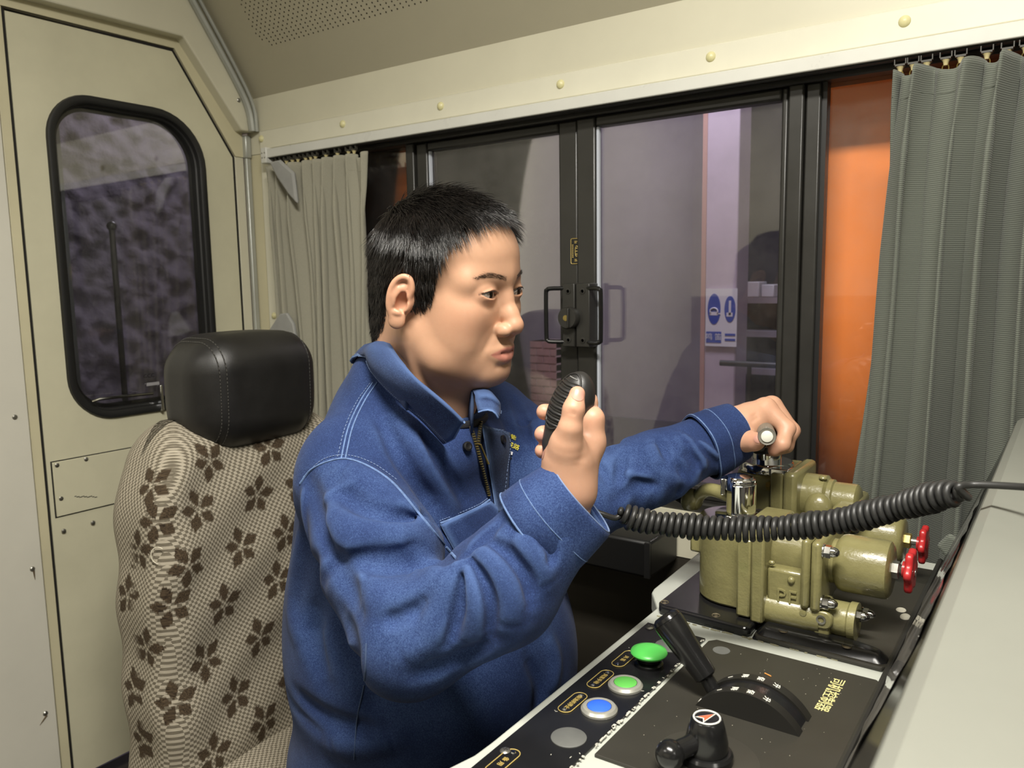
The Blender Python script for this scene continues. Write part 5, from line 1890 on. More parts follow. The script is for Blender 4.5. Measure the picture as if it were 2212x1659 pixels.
# brows
bi = np.where((HV[:, 0] > 0.05) & (np.abs(HV[:, 1]) > 0.011) & (np.abs(HV[:, 1]) < 0.053))[0]
ay = np.abs(HV[bi, 1])
bz = 0.0180 + 0.0050 * np.sin(np.clip((ay - 0.012) / 0.042, 0, 1) * math.pi * 0.75) - 0.16 * np.clip(ay - 0.034, 0, 1)
bi = bi[np.abs(HV[bi, 2] - bz) < 0.0026 * np.clip((0.058 - ay) / 0.02, 0.25, 1)]
bp_ = rng.choice(bi, 420)
rb_ = HV[bp_]
sgn = np.sign(rb_[:, 1])[:, None]
db = np.concatenate([np.full((420, 1), -0.45), sgn * 0.85, np.full((420, 1), 0.12)], 1) + rng.normal(0, 0.15, (420, 3))
V2, Q2 = strands(rb_, HN[bp_] * 0.35 + db * 0.7, db, rng.uniform(0.005, 0.008, 420), 0.00009)
ho = quick_obj('hair', h2w(np.concatenate([V1, V2])), np.concatenate([Q1, Q2 + len(V1)]), HAIRM, person)
ho['label'] = 'short black hair combed forward'

# ------------------------------------------------------------------ eyes
WHITEE = mat('eye_white', (172, 162, 154), 0.12, spec=0.6)
IRIS = mat('dark_brown_iris', (46, 30, 22), 0.1, spec=0.6)
PUP = mat('pupil', (8, 7, 7), 0.06, spec=0.6)
look = np.array([1.0, 0.02, -0.01])
for sgn in (-1, 1):
    c = np.array([0.0795, sgn * 0.0325, -0.001])
    ey = obj('eye', (h2w(np.concatenate(G().ball(c, (0.0128, 0.0150, 0.0128), 32, 24).v)), G().ball(c, (0.0128, 0.0150, 0.0128), 32, 24).f), WHITEE, person, smooth=True)
    lash = []
    for q in np.linspace(-1, 1, 22):
        yy_ = q * 0.0140
        zz_ = 0.0044 * max(0.0, 1 - abs(q) ** 2.2) + 0.0008 + sgn * 0.0012 * q
        xx_ = 0.0156 * math.sqrt(max(0.05, 1 - (yy_ / 0.0185) ** 2 - (zz_ / 0.0160) ** 2)) + 0.0001
        lash.append(h2w(c + np.array([xx_, yy_, zz_ - 0.0004])))
    obj('eyelash', G().tube(lash, [0.00020 + 0.00042 * math.sin(math.pi * i / 21) for i in range(22)], 6), HAIRM, ey, smooth=True)
    a, b, w3 = frame(look)
    for rr, m_, nm, off in ((0.0068, IRIS, 'iris', 0.00012), (0.0030, PUP, 'pupil', 0.00030)):
        pts = []
        for i in range(6):
            q = rr * (i + 1) / 6
            hgt = math.sqrt(0.0128 ** 2 - q * q) + off
            pts += [c + w3 * hgt + (a * math.cos(t) + b * math.sin(t)) * q for t in np.linspace(0, 2 * math.pi, 24, endpoint=False)]
        f = [tuple(range(24))] + [(i * 24 + k, (i + 1) * 24 + k, (i + 1) * 24 + (k + 1) % 24, i * 24 + (k + 1) % 24) for i in range(5) for k in range(24)]
        obj(nm, (h2w(np.array(pts)), f), m_, ey, smooth=True)
# ================================================================== driver: denim jacket
def cam_ray(u, v):
    d = ROT @ np.array([u - 1106.0, v - 829.5, FPX])
    return d / np.linalg.norm(d)


def pd(u, v, depth):
    return px(u, v, depth=depth)


SHR, ELR, WRR = np.array([-0.722, 0.668, 0.962]), pd(885, 1380, 0.82), pd(1228, 1092, 0.80)
SHL, ELL, WRL = np.array([-0.745, 0.985, 0.975]), np.array([-0.530, 0.900, 0.905]), pd(1572, 937, 1.122)


def jacket_base(vox, arms=True):
    s = Soft((-1.02, 0.44, 0.40), (-0.28, 1.20, 1.13), vox)
    yaw = euler(8, 0, 0)
    s.ell((-0.765, 0.838, 0.70), (0.190, 0.205, 0.300), 0.0, yaw)
    s.ell((-0.715, 0.838, 0.66), (0.185, 0.195, 0.200), 0.06, yaw)
    s.ell((-0.752, 0.822, 0.905), (0.135, 0.185, 0.150), 0.06, yaw)
    s.ell((-0.765, 0.838, 0.50), (0.200, 0.205, 0.130), 0.05, yaw)
    # shoulders and back of the neck
    s.cone((-0.755, 0.815, 1.000), (-0.735, 0.700, 0.978), 0.078, 0.062, 0.05)
    s.cone((-0.755, 0.815, 1.000), (-0.755, 0.950, 0.975), 0.078, 0.072, 0.05)
    s.cone((-0.730, 0.800, 1.020), (-0.715, 0.795, 1.045), 0.082, 0.072, 0.04)
    s.ell((-0.685, 0.797, 0.985), (0.082, 0.105, 0.060), 0.03, yaw)
    s.cone((-0.778, 0.800, 1.000), (-0.748, 0.790, 1.066), 0.072, 0.060, 0.04)
    if not arms:
        return s
    # right sleeve
    s.chain([SHR, SHR * 0.5 + ELR * 0.5, ELR], [0.062, 0.064, 0.057], 0.030)
    s.chain([ELR, pd(1082, 1270, 0.80), WRR], [0.057, 0.0560, 0.043], 0.018)
    # left sleeve
    s.chain([SHL, SHL * 0.5 + ELL * 0.5, ELL], [0.076, 0.066, 0.052], 0.030)
    s.chain([ELL, ELL * 0.5 + WRL * 0.5, WRL], [0.052, 0.047, 0.038], 0.02)
    return s


Vt, Qt = jacket_base(0.006, False).mesh()
JTORSO = BVHTree.FromPolygons(Vt.tolist(), Qt.tolist())
JS = jacket_base(0.0027)
V0, Q0 = JS.mesh()
JB = BVHTree.FromPolygons(V0.tolist(), Q0.tolist())


def hitj(u, v, tree=None, back=0.0):
    h = (tree or JB).ray_cast(Vector(CAMPOS), Vector(cam_ray(u, v)))
    return None if h[0] is None else np.array(h[0]) + cam_ray(u, v) * back


def jfold(pts, amp, sig, taper=True):
    """fold of the cloth along a line drawn over the sleeve or body as the photo shows it"""
    q = [hitj(u, v) for u, v in pts]
    q = [p for p in q if p is not None]
    if len(q) > 1:
        JS.ridge(catmull(q, 4), amp * (1.7 if amp > 0 else 2.2), sig * (0.85 if amp > 0 else 0.70), taper)


# right upper arm: deep diagonal folds from the shoulder seam to the inner elbow
jfold([(745, 1012), (800, 1035), (870, 1090), (930, 1150)], 0.010, 0.017)
jfold([(735, 1062), (790, 1100), (860, 1118), (935, 1128)], -0.013, 0.014)
jfold([(720, 1130), (800, 1150), (880, 1155), (965, 1180)], 0.011, 0.020)
jfold([(745, 1205), (830, 1222), (910, 1215), (985, 1200)], -0.012, 0.016)
jfold([(790, 1290), (870, 1290), (940, 1262), (985, 1225)], 0.010, 0.018)
jfold([(830, 1340), (880, 1325), (930, 1290)], -0.007, 0.012)
jfold([(690, 1080), (740, 1160), (800, 1260), (860, 1340)], 0.006, 0.022)
jfold([(665, 1040), (690, 1120), (730, 1220), (780, 1320)], -0.009, 0.018)
# inner elbow: pleats fanning out
jfold([(1000, 1212), (975, 1260), (945, 1320), (915, 1380)], 0.010, 0.011)
jfold([(1003, 1218), (1000, 1270), (990, 1330), (965, 1390)], -0.010, 0.009)
jfold([(1008, 1215), (1022, 1265), (1030, 1320), (1020, 1390)], 0.011, 0.012)
jfold([(1015, 1205), (1045, 1250), (1060, 1310), (1055, 1370)], -0.010, 0.009)
jfold([(1030, 1190), (1075, 1230), (1105, 1290), (1100, 1350)], 0.011, 0.014)
jfold([(1050, 1165), (1105, 1205), (1135, 1250), (1140, 1300)], -0.008, 0.010)
jfold([(1075, 1140), (1120, 1170), (1165, 1215), (1185, 1260)], 0.008, 0.013)
jfold([(985, 1215), (1030, 1175), (1075, 1135)], -0.008, 0.008)
jfold([(1165, 1160), (1190, 1190), (1180, 1225)], -0.006, 0.008)
jfold([(870, 1420), (930, 1380), (985, 1340)], 0.006, 0.014)
jfold([(900, 1460), (980, 1430), (1060, 1380)], -0.005, 0.013)
jfold([(1010, 1440), (1080, 1400), (1150, 1330)], 0.004, 0.014)
# chest and body
jfold([(860, 900), (910, 970), (960, 1060), (985, 1120)], 0.006, 0.016)
jfold([(905, 930), (950, 1000), (1000, 1080)], -0.006, 0.012)
jfold([(820, 900), (870, 1000), (930, 1090)], -0.006, 0.014)
jfold([(1150, 870), (1170, 920), (1180, 960)], 0.004, 0.012)
jfold([(1110, 860), (1130, 910), (1150, 965)], -0.004, 0.010)
jfold([(640, 1060), (630, 1160), (635, 1280), (650, 1400)], 0.006, 0.020)
jfold([(690, 1200), (680, 1330), (700, 1470)], -0.008, 0.022)
jfold([(740, 1330), (760, 1430), (800, 1520)], -0.008, 0.020)
jfold([(1180, 1370), (1200, 1430), (1190, 1500)], 0.006, 0.014)
jfold([(1140, 1420), (1165, 1480), (1160, 1540)], -0.006, 0.012)
jfold([(640, 1500), (720, 1560), (820, 1580)], -0.007, 0.018)
jfold([(620, 1580), (720, 1610), (850, 1600)], 0.008, 0.018)
# left sleeve
jfold([(1330, 930), (1345, 985), (1335, 1050)], -0.008, 0.010)
jfold([(1300, 945), (1305, 1000), (1290, 1070)], 0.006, 0.012)
jfold([(1385, 910), (1400, 960), (1420, 1010)], 0.006, 0.011)
jfold([(1410, 905), (1425, 950), (1440, 990)], -0.006, 0.009)
jfold([(1445, 895), (1460, 940), (1475, 985)], 0.004, 0.010)
jfold([(1330, 1080), (1380, 1050), (1430, 1040)], -0.006, 0.012)
# smaller wrinkles all round both sleeves and over the body
wr_ = np.random.default_rng(5)
for A_, B_, ra_, n_w in ((SHR, ELR, 0.064, 20), (ELR, WRR, 0.052, 26), (SHL, ELL, 0.066, 14), (ELL, WRL, 0.048, 24)):
    a_, b_, w3_ = frame(B_ - A_)
    L_ = np.linalg.norm(B_ - A_)
    for k in range(n_w):
        s0, t0 = wr_.uniform(0.1, 0.85), wr_.uniform(0, 6.28)
        dt, ds = wr_.uniform(0.7, 1.5), wr_.normal(0, 0.14)
        pts_ = [A_ + w3_ * L_ * (s0 + ds * q) + (a_ * math.cos(t0 + dt * q) + b_ * math.sin(t0 + dt * q)) * ra_ for q in np.linspace(-0.5, 0.5, 6)]
        sg_ = 1 if k % 2 else -1
        JS.ridge(pts_, sg_ * wr_.uniform(0.004, 0.0085), wr_.uniform(0.0055, 0.010))
for k in range(26):
    t0, z0 = wr_.uniform(0, 6.28), wr_.uniform(0.46, 0.86)
    dt, dz = wr_.uniform(0.3, 0.9), wr_.normal(0, 0.05)
    pts_ = [(-0.760 + 0.190 * math.cos(t0 + dt * q), 0.838 + 0.205 * math.sin(t0 + dt * q), z0 + dz * q * 2) for q in np.linspace(-0.5, 0.5, 6)]
    JS.ridge(pts_, (1 if k % 2 else -1) * wr_.uniform(0.003, 0.007), wr_.uniform(0.010, 0.018))
# neck opening and open cuffs (hollow), flat cut of the hem below
axis_r = (WRR - ELR) / np.linalg.norm(WRR - ELR)
axis_l = (WRL - ELL) / np.linalg.norm(WRL - ELL)
JS.cone((-0.692, 0.790, 1.00), (-0.660, 0.785, 1.16), 0.052, 0.068, 0.006, cut=True)
JS.cone(pd(1024, 960, 0.925), pd(1014, 895, 0.925), 0.003, 0.027, 0.006, cut=True)
JS.cone(WRR - axis_r * 0.06, WRR + axis_r * 0.05, 0.033, 0.039, 0.002, cut=True)
JS.cone(WRL - axis_l * 0.06, WRL + axis_l * 0.05, 0.031, 0.036, 0.002, cut=True)
for c_, ax_ in ((WRR, axis_r), (WRL, axis_l)):               # straight cuff edges
    w_ = JS.win(c_ - 0.11, c_ + 0.11)
    sl, X, Y, Z = w_
    pl_ = (X - c_[0]) * ax_[0] + (Y - c_[1]) * ax_[1] + (Z - c_[2]) * ax_[2]
    rr_ = np.sqrt((X - c_[0] - pl_ * ax_[0]) ** 2 + (Y - c_[1] - pl_ * ax_[1]) ** 2 + (Z - c_[2] - pl_ * ax_[2]) ** 2)
    v = np.where(rr_ < 0.075, pl_ - 0.012, -1).astype(np.float32)
    JS.d[sl] = np.maximum(JS.d[sl], v)
V1, Q1 = JS.mesh()
V1 = smooth_verts(V1, Q1, 1, 0.4)
JT = BVHTree.FromPolygons(V1.tolist(), Q1.tolist())


def denim_mat(name, base, light, dark):
    m = bpy.data.materials.new(name)
    m.use_nodes = True
    n = N(m)
    tc = n.new('ShaderNodeTexCoord').outputs['Object']
    tw = n.noise(1.0, 2, 0.6, tc, stretch=(1500, 1100, 650))
    md = n.noise(520, 3, 0.6, tc)
    bg = n.noise(9, 4, 0.55, tc)
    f = n.math('ADD', n.math('MULTIPLY', tw, 0.45), n.math('ADD', n.math('MULTIPLY', md, 0.28), n.math('MULTIPLY', bg, 0.42)))
    cc = n.ramp(f, [(0.32, lin(dark)), (0.57, lin(base)), (0.84, lin(light))])
    geo = n.new('ShaderNodeNewGeometry')
    pt = n.ramp(geo.outputs['Pointiness'], [(0.505, 0.0), (0.56, 0.75)])
    cc = n.mix(pt, cc, lin(light))
    n.link(cc, n.bsdf.inputs['Base Color'])
    n.bsdf.inputs['Roughness'].default_value = 0.88
    n.bsdf.inputs['Specular IOR Level'].default_value = 0.2
    n.bsdf.inputs['Sheen Weight'].default_value = 0.04
    n.bsdf.inputs['Sheen Roughness'].default_value = 0.5
    n.bump(n.math('ADD', tw, n.math('MULTIPLY', md, 0.8)), 0.35, 0.0008)
    return m


DENIM = denim_mat('blue_denim', (36, 53, 95), (78, 102, 148), (18, 28, 55))
DENIMW = denim_mat('washed_denim_seam', (60, 84, 134), (108, 134, 178), (30, 46, 88))
SEAMM = mat('seam_denim', (92, 116, 158), 0.9, var=0.35, vscale=160, bump=0.3, bscale=500)
DENIMC = denim_mat('collar_denim', (31, 44, 78), (72, 94, 136), (16, 24, 46))
DENIMD = denim_mat('dark_denim', (29, 39, 64), (74, 92, 126), (16, 23, 40))
jk = quick_obj('jacket', V1, Q1, DENIM, person)
jk['label'] = 'blue denim work jacket'
THREAD = mat('pale_thread_edge', (104, 122, 156), 0.8)
SNAP = mat('black_snap_button', (18, 18, 20), 0.45, spec=0.3)


def lay(u, v, off, tree=None):
    h = (tree or JT).ray_cast(Vector(CAMPOS), Vector(cam_ray(u, v)))
    if h[0] is None:
        return None
    n_ = np.array(h[1])
    r = cam_ray(u, v)
    if n_ @ r > 0:
        n_ = -n_
    return np.array(h[0]) + n_ * off


def dens(pts, step=6.0):
    p = np.array(pts, float)
    out = []
    for a, b in zip(p[:-1], p[1:]):
        k = max(1, int(np.hypot(*(b - a)) / step))
        out += [a + (b - a) * i / k for i in range(k)]
    out.append(p[-1])
    return np.array(out)


def smooth2(pts):
    return catmull(np.array([(a, b, 0) for a, b in pts], float), 8)[:, :2]


def seam(pts, r=0.0013, m=None, name='seam', off=0.0004, curve=True, tree=None):
    """welt or stitched seam that lies on the cloth"""
    q = smooth2(pts) if curve else dens(pts)
    P3 = [lay(u, v, off, tree) for u, v in q]
    P3 = [p for p in P3 if p is not None]
    runs, cur = [], []
    for p in P3:
        if cur and np.linalg.norm(p - cur[-1]) > 0.03:
            runs.append(cur)
            cur = []
        cur.append(p)
    runs.append(cur)
    g = G()
    for c in runs:
        if len(c) > 2:
            c = np.array(c)
            c[1:-1] = (c[:-2] + c[1:-1] * 2 + c[2:]) / 4
            g.tube(c, r * 0.95, 6)
    if g.n:
        return obj(name, g, m or SEAMM, jk)


def stitches(pts, m=None, step=5.0, r=0.0005, off=0.0007, tree=None):
    q = dens(smooth2(pts), step)
    g = G()
    for i in range(0, len(q) - 1):
        a, b = lay(*q[i], off, tree), lay(*(q[i] * 0.35 + q[i + 1] * 0.65), off, tree)
        if a is not None and b is not None and np.linalg.norm(a - b) < 0.012:
            g.tube([a, b], r, 4)
    if g.n:
        o = obj('stitching', g, m or THREAD, jk)
        o['kind'] = 'stuff'


def patch(name, quad, nu, nv, off, m, thick=0.0022, bulge=0.0, edge=True, tree=None):
    """piece of cloth sewn on: four corners in order, laid over the jacket"""
    c = np.array(quad, float)
    P3 = np.zeros((nu, nv, 3))
    for i in range(nu):
        s = i / (nu - 1)
        for j in range(nv):
            t = j / (nv - 1)
            q = (c[0] * (1 - s) + c[1] * s) * (1 - t) + (c[3] * (1 - s) + c[2] * s) * t
            h = lay(q[0], q[1], off + bulge * math.sin(math.pi * s) * t, tree)
            P3[i, j] = h if h is not None else px(q[0], q[1], depth=0.95)
    for _ in range(2):
        P3[1:-1, 1:-1] = (P3[:-2, 1:-1] + P3[2:, 1:-1] + P3[1:-1, :-2] + P3[1:-1, 2:] + P3[1:-1, 1:-1] * 2) / 6
    o = obj(name, G().sheet(P3), m, jk, smooth=True, solid=thick)
    if edge:
        bd = np.concatenate([P3[0, :], P3[:, -1], P3[::-1][:, 0][:0], P3[-1, ::-1]])
        obj('edge', G().tube(bd, 0.0010, 6), SEAMM, o)
    return o


# yoke, shoulder and armhole seams
for dx in (0, 9):
    seam([(806 + dx, 826), (778 + dx, 868), (752 + dx, 925), (737 + dx, 992)], 0.0011)
stitches([(800, 828), (770, 870), (745, 925), (729, 990)])
seam([(649, 1045), (672, 1015), (712, 996), (752, 992), (800, 1010), (850, 1045), (905, 1110), (950, 1165), (985, 1205)], 0.0015)
stitches([(656, 1030), (700, 992), (752, 984), (806, 1002), (858, 1038)])
seam([(792, 1390), (788, 1470), (772, 1550), (765, 1640)], 0.0010, DENIMD)
# pocket flaps, pocket seams and their snaps
patch('pocket_flap', [(948, 1132), (1052, 1084), (1094, 1122), (985, 1200)], 16, 12, 0.0060, DENIM, 0.003, 0.003, tree=JTORSO)
seam([(948, 1130), (985, 1116), (1030, 1096), (1053, 1080)], 0.0016, off=0.004, tree=JTORSO)
stitches([(948, 1124), (985, 1110), (1030, 1090), (1050, 1076)], off=0.003, tree=JTORSO)
stitches([(988, 1192), (1030, 1178), (1070, 1158), (1084, 1130)], off=0.009, tree=JTORSO)
seam([(1085, 1040), (1110, 1018), (1150, 990), (1172, 978)], 0.0015, off=0.004, tree=JTORSO)
# placket that folds open at the collar, with its snaps, and the zip
patch('placket', [(1036, 924), (1094, 938), (1088, 1105), (1066, 1108)], 10, 26, 0.0055, DENIMD, 0.003, 0.003, tree=JTORSO)
seam([(1090, 1105), (1098, 1145), (1090, 1180)], 0.0013, off=0.003, tree=JTORSO)
seam([(1048, 1082), (1062, 1130), (1070, 1180)], 0.0013, off=0.003, tree=JTORSO)
stitches([(1040, 930), (1086, 944), (1082, 1020), (1076, 1095)], off=0.009, tree=JTORSO)
for u, v in ((1075, 952), (1005, 966), (1047, 1163)):
    p = lay(u, v, 0.0085 if 1060 < u < 1090 else (0.0075 if u > 1010 else 0.0055), JTORSO)
    if p is None:
        continue
    h = JTORSO.ray_cast(Vector(CAMPOS), Vector(cam_ray(u, v)))
    nn_ = np.array(h[1])
    nn_ = -nn_ if nn_ @ cam_ray(u, v) > 0 else nn_
    obj('snap_button', G().lathe(p, nn_, [(0.0058, -0.003), (0.0062, 0), (0.0060, 0.0014), (0.0040, 0.0020), (0.0026, 0.0014), (0.0001, 0.0012)], 20), SNAP, jk)
zl = [lay(u, v, 0.0040, JTORSO) for u, v in dens([(1014, 925), (1026, 965), (1038, 1010), (1052, 1070)], 5)]
zl = np.array([p for p in zl if p is not None])
zr = [lay(u, v, 0.0050, JTORSO) for u, v in dens([(1034, 915), (1030, 940), (1028, 960)], 5)]
zr = np.array([p for p in zr if p is not None])
for nm, ln_ in (('zip_tape', zl), ('zip_tape', zr)):
    if len(ln_) > 2:
        z_ = obj(nm, G().tube(ln_, 0.0028, 6, flat=(1, 0.6)), mat('zip_black', (22, 22, 24), 0.7) if 'zip_black' not in bpy.data.materials else bpy.data.materials['zip_black'], jk)
        g = G()
        for p in ln_[::1]:
            g.box(p + (CAMPOS - p) * 0.0022, (0.0026, 0.0026, 0.0012))
        t_ = obj('zip_teeth', g, BRASSY, z_)
        t_['kind'] = 'stuff'
p0, p1 = lay(1028, 962, 0.008, JTORSO), lay(1043, 998, 0.009, JTORSO)
obj('zip_pull', G().tube([p0, (p0 + p1) / 2, p1], [0.0022, 0.0018, 0.0024], 8, flat=(1, 0.5)), BRASSY, jk)
# embroidered badge in yellow with a black and white sign below
YEL = mat('yellow_embroidery', (226, 212, 70), 0.7)
for txt, u, v in (('晋能', 1101, 944), ('铁路', 1108, 965)):
    c = lay(u, v, 0.002)
    e1, e2 = lay(u + 8, v + 3, 0.002), lay(u + 3, v - 8, 0.002)
    if c is not None and e1 is not None and e2 is not None:
        obj('embroidery', text_mesh(txt, 0.0090, c, e1 - c, e2 - c, 0.0004, 0.9), YEL, jk, smooth=0)
c = lay(1098, 979, 0.002)
if c is not None:
    r_, u_ = ROT[:, 0], -ROT[:, 1]
    obj('embroidered_stripe', G().prism([c + r_ * a + u_ * b for a, b in ((-0.003, 0.004), (0.005, 0.001), (0.004, -0.003), (-0.004, 0.0))], ROT[:, 2] * 0.002), WHITE, jk, smooth=0)
    obj('embroidered_stripe', G().prism([c + r_ * a + u_ * (b - 0.0055) for a, b in ((-0.003, 0.002), (0.004, -0.001), (0.002, -0.004), (-0.004, 0.0))], ROT[:, 2] * 0.002), mat('black_embroidery', (20, 20, 22), 0.7), jk, smooth=0)
# cuffs with their seams
for c_, ax_, r_, nm in ((WRR, axis_r, 0.0450, 'right'), (WRL, axis_l, 0.0395, 'left')):
    a, b, w3 = frame(ax_)
    def ringp(s_, rr_):
        return [c_ + w3 * s_ + (a * math.cos(t) + b * math.sin(t)) * rr_ for t in np.linspace(0, 2 * math.pi, 48, endpoint=False)]
    prof_ = [(-0.046, r_ + 0.0035), (-0.044, r_ + 0.0055), (-0.020, r_ + 0.0035), (0.010, r_ + 0.0022), (0.014, r_ + 0.0010), (0.015, r_ - 0.0015), (0.010, r_ - 0.003), (-0.03, r_ - 0.004)]
    P3 = np.array([ringp(h_, q_ + (0.003 if h_ < 0 else 0)) for h_, q_ in prof_])
    wob = np.array([0.0016 * math.sin(3 * t + 1) + 0.0010 * math.sin(5 * t) for t in np.linspace(0, 2 * math.pi, 48, endpoint=False)])
    for i in range(len(P3)):
        P3[i] += (P3[i] - (c_ + w3 * prof_[i][0])) / (r_) * wob[:, None]
    P3 = np.concatenate([P3, P3[:, :1]], 1)
    cf = obj('cuff', G().sheet(P3), DENIM, jk, smooth=60)
    obj('cuff_edge', G().tube(P3[5][:-1], 0.0009, 6, closed=True), THREAD, cf)
    obj('cuff_seam', G().tube(P3[1][:-1], 0.0010, 6, closed=True), SEAMM, cf)
    obj('cuff_seam', G().tube(P3[2][:-1] + 0, 0.0006, 6, closed=True), SEAMM, cf)
# collar: leaf on the right folded down, leaf on the left, running round the neck
def onj(u, v, off, dflt):
    p = lay(u, v, off)
    return pd(u, v, dflt) if p is None or abs((p - CAMPOS) @ ROT[:, 2] - dflt) > 0.09 else p


top_ = [pd(1003, 912, 0.905), pd(962, 872, 0.900), pd(905, 822, 0.915), pd(862, 775, 0.955), pd(838, 738, 1.01), np.array([-0.760, 0.790, 1.112]), np.array([-0.752, 0.835, 1.108]), np.array([-0.715, 0.868, 1.085]), pd(1022, 846, 0.985), pd(1028, 868, 0.965), pd(1034, 890, 0.955)]
bot_ = [onj(956, 960, 0.007, 0.90), onj(905, 912, 0.009, 0.90), onj(850, 856, 0.010, 0.92), onj(812, 808, 0.010, 0.96), pd(795, 772, 1.03), np.array([-0.800, 0.785, 1.075]), np.array([-0.790, 0.855, 1.065]), np.array([-0.735, 0.905, 1.045]), pd(1066, 862, 1.00), pd(1078, 885, 0.985), pd(1074, 903, 0.970)]
T_, B_ = catmull(top_, 6), catmull(bot_, 6)

nC = 9
P3 = np.zeros((len(T_), nC, 3))
for j in range(nC):
    q = j / (nC - 1)
    mid = T_ * (1 - q) + B_ * q
    ctr = np.array([-0.700, 0.795, 1.0])
    outw = mid - ctr
    outw[:, 2] = 0
    outw /= np.linalg.norm(outw, axis=1, keepdims=True)
    P3[:, j] = mid + outw * 0.015 * math.sin(math.pi * q) + np.array([0, 0, 0.006 * math.sin(math.pi * min(1, q * 1.6))])
for i in range(P3.shape[0]):                                  # keep the leaf on top of the shoulder cloth
    for j in range(2, nC):
        h = JT.find_nearest(Vector(P3[i, j]), 0.035)
        if h[0] is None:
            continue
        h0, n_o = np.array(h[0]), np.array(h[1])
        if n_o @ (h0 - np.array([-0.735, 0.815, 0.93])) < 0:
            n_o = -n_o
        d_ = (P3[i, j] - h0) @ n_o
        if d_ < 0.006:
            P3[i, j] = P3[i, j] + n_o * (0.006 - d_)
for _ in range(2):
    P3[1:-1, 1:-1] = (P3[:-2, 1:-1] + P3[2:, 1:-1] + P3[1:-1, :-2] + P3[1:-1, 2:] + 2 * P3[1:-1, 1:-1]) / 6
co = obj('collar', G().sheet(P3), DENIMC, jk, smooth=True, solid=0.0035)
obj('collar_edge', G().tube(np.concatenate([P3[:, -1], P3[-1, ::-1]]), 0.0016, 6), DENIMW, co)
obj('collar_edge', G().tube(P3[0], 0.0016, 6), DENIMW, co)
g = G()
for i in range(0, len(P3) - 1):
    for qq in (0.86,):
        a = P3[i, 7] * 0.9 + P3[i, 6] * 0.1
        b = P3[i + 1, 7] * 0.9 + P3[i + 1, 6] * 0.1
        o_ = np.cross(b - a, P3[i, 8] - P3[i, 6])
        o_ = o_ / (np.linalg.norm(o_) + 1e-9) * 0.0022
        if o_ @ (CAMPOS - a) < 0:
            o_ = -o_
        for k in range(3):
            g.tube([a + (b - a) * (k / 3) + o_, a + (b - a) * (k / 3 + 0.2) + o_], 0.0006, 4)
s_ = obj('stitching', g, THREAD, co)
s_['kind'] = 'stuff'
# collar stand inside: fills the ring between neck and collar
obj('collar_stand', G().sheet(np.stack([T_, T_ * 0.96 + np.array([-0.700, 0.795, 1.0]) * 0.04 - np.array([0, 0, 0.05])], 1)[16:-12]), DENIMD, co, smooth=True, solid=0.003)
# red shirt with a black neck band
RED = mat('red_shirt', (150, 28, 38), 0.85, bump=0.2, bscale=800)
s2 = Soft((-0.80, 0.68, 0.94), (-0.58, 0.90, 1.10), 0.003)
s2.cone((-0.700, 0.795, 0.93), (-0.685, 0.790, 1.030), 0.090, 0.064, 0.0)
s2.cone((-0.690, 0.790, 0.95), (-0.660, 0.785, 1.20), 0.050, 0.078, 0.004, cut=True)
V, Q = s2.mesh()
sh = quick_obj('shirt', V, Q, RED, person)
nb_ = []
bt = BVHTree.FromPolygons(V.tolist(), Q.tolist())
for t in np.linspace(0, 2 * math.pi, 40, endpoint=False):
    nb_.append(np.array([-0.682, 0.789, 1.033]) + np.array([math.cos(t) * 0.066, math.sin(t) * 0.066, -0.010 * math.cos(t)]))
obj('neck_band', G().tube(nb_, 0.0050, 8, closed=True, flat=(0.7, 1.0)), mat('black_rib', (24, 24, 28), 0.8), sh)
# ================================================================== driver: hands
def nail(s_V, tip, prev, up, w_=0.0052):
    pass


SK0 = np.array(lin((192, 150, 124))[:3])


def hand_tone(V, tips, knuckles):
    T = np.tile(SK0, (len(V), 1))
    red = np.array(lin((206, 138, 112))[:3])
    for k in knuckles:
        w_ = 0.35 * np.exp(-np.sum((V - k) ** 2, 1) / 0.010 ** 2)[:, None]
        T = T * (1 - w_) + red * w_
    for k in tips:
        w_ = 0.45 * np.exp(-np.sum((V - k) ** 2, 1) / 0.011 ** 2)[:, None]
        T = T * (1 - w_) + np.array(lin((212, 140, 118))[:3]) * w_
    return T


def finger(s, P, R, k=0.004):
    s.chain(P, R, k)
    for i in range(1, len(P) - 1):                                # knuckle creases on the outer side of the bend
        o = P[i] * 2 - P[i - 1] * 0.5 - P[i + 1] * 0.5 - P[i]
        L = np.linalg.norm(o)
        if L > 1e-4:
            o = o / L
            s.bump(P[i] + o * R[i] * 0.9, 0.0004, R[i] * 0.8)


NAILS = []                                                        # (centre, normal, tip direction, half width, half length)

# ------------------------------------------------------------------ right hand round the microphone
s = Soft(pd(1255, 960, 0.82) - 0.115, pd(1225, 960, 0.82) + 0.105, 0.00125)
wr = WRR
s.cone(ELR * 0.25 + WRR * 0.75, pd(1227, 1058, 0.800), 0.029, 0.0262, 0.0)
s.cone(pd(1227, 1060, 0.800), pd(1228, 1000, 0.797), 0.0262, 0.0265, 0.012)
s.cone(pd(1222, 1040, 0.796), pd(1226, 958, 0.779), 0.0200, 0.0172, 0.012)           # ball of the thumb
s.cone(pd(1236, 1045, 0.812), pd(1272, 955, 0.812), 0.0210, 0.0160, 0.012)            # index side of the palm
s.cone(pd(1222, 1045, 0.825), pd(1250, 980, 0.842), 0.0200, 0.0160, 0.012)
s.ridge([pd(1248, 1000, 0.772), pd(1250, 960, 0.772), pd(1255, 930, 0.775)], -0.0035, 0.006)
th_ = [pd(1225, 965, 0.778), pd(1232, 925, 0.768), pd(1239, 885, 0.766), pd(1247, 851, 0.772)]
finger(s, th_, [0.0148, 0.0102, 0.0091, 0.0077], 0.008)
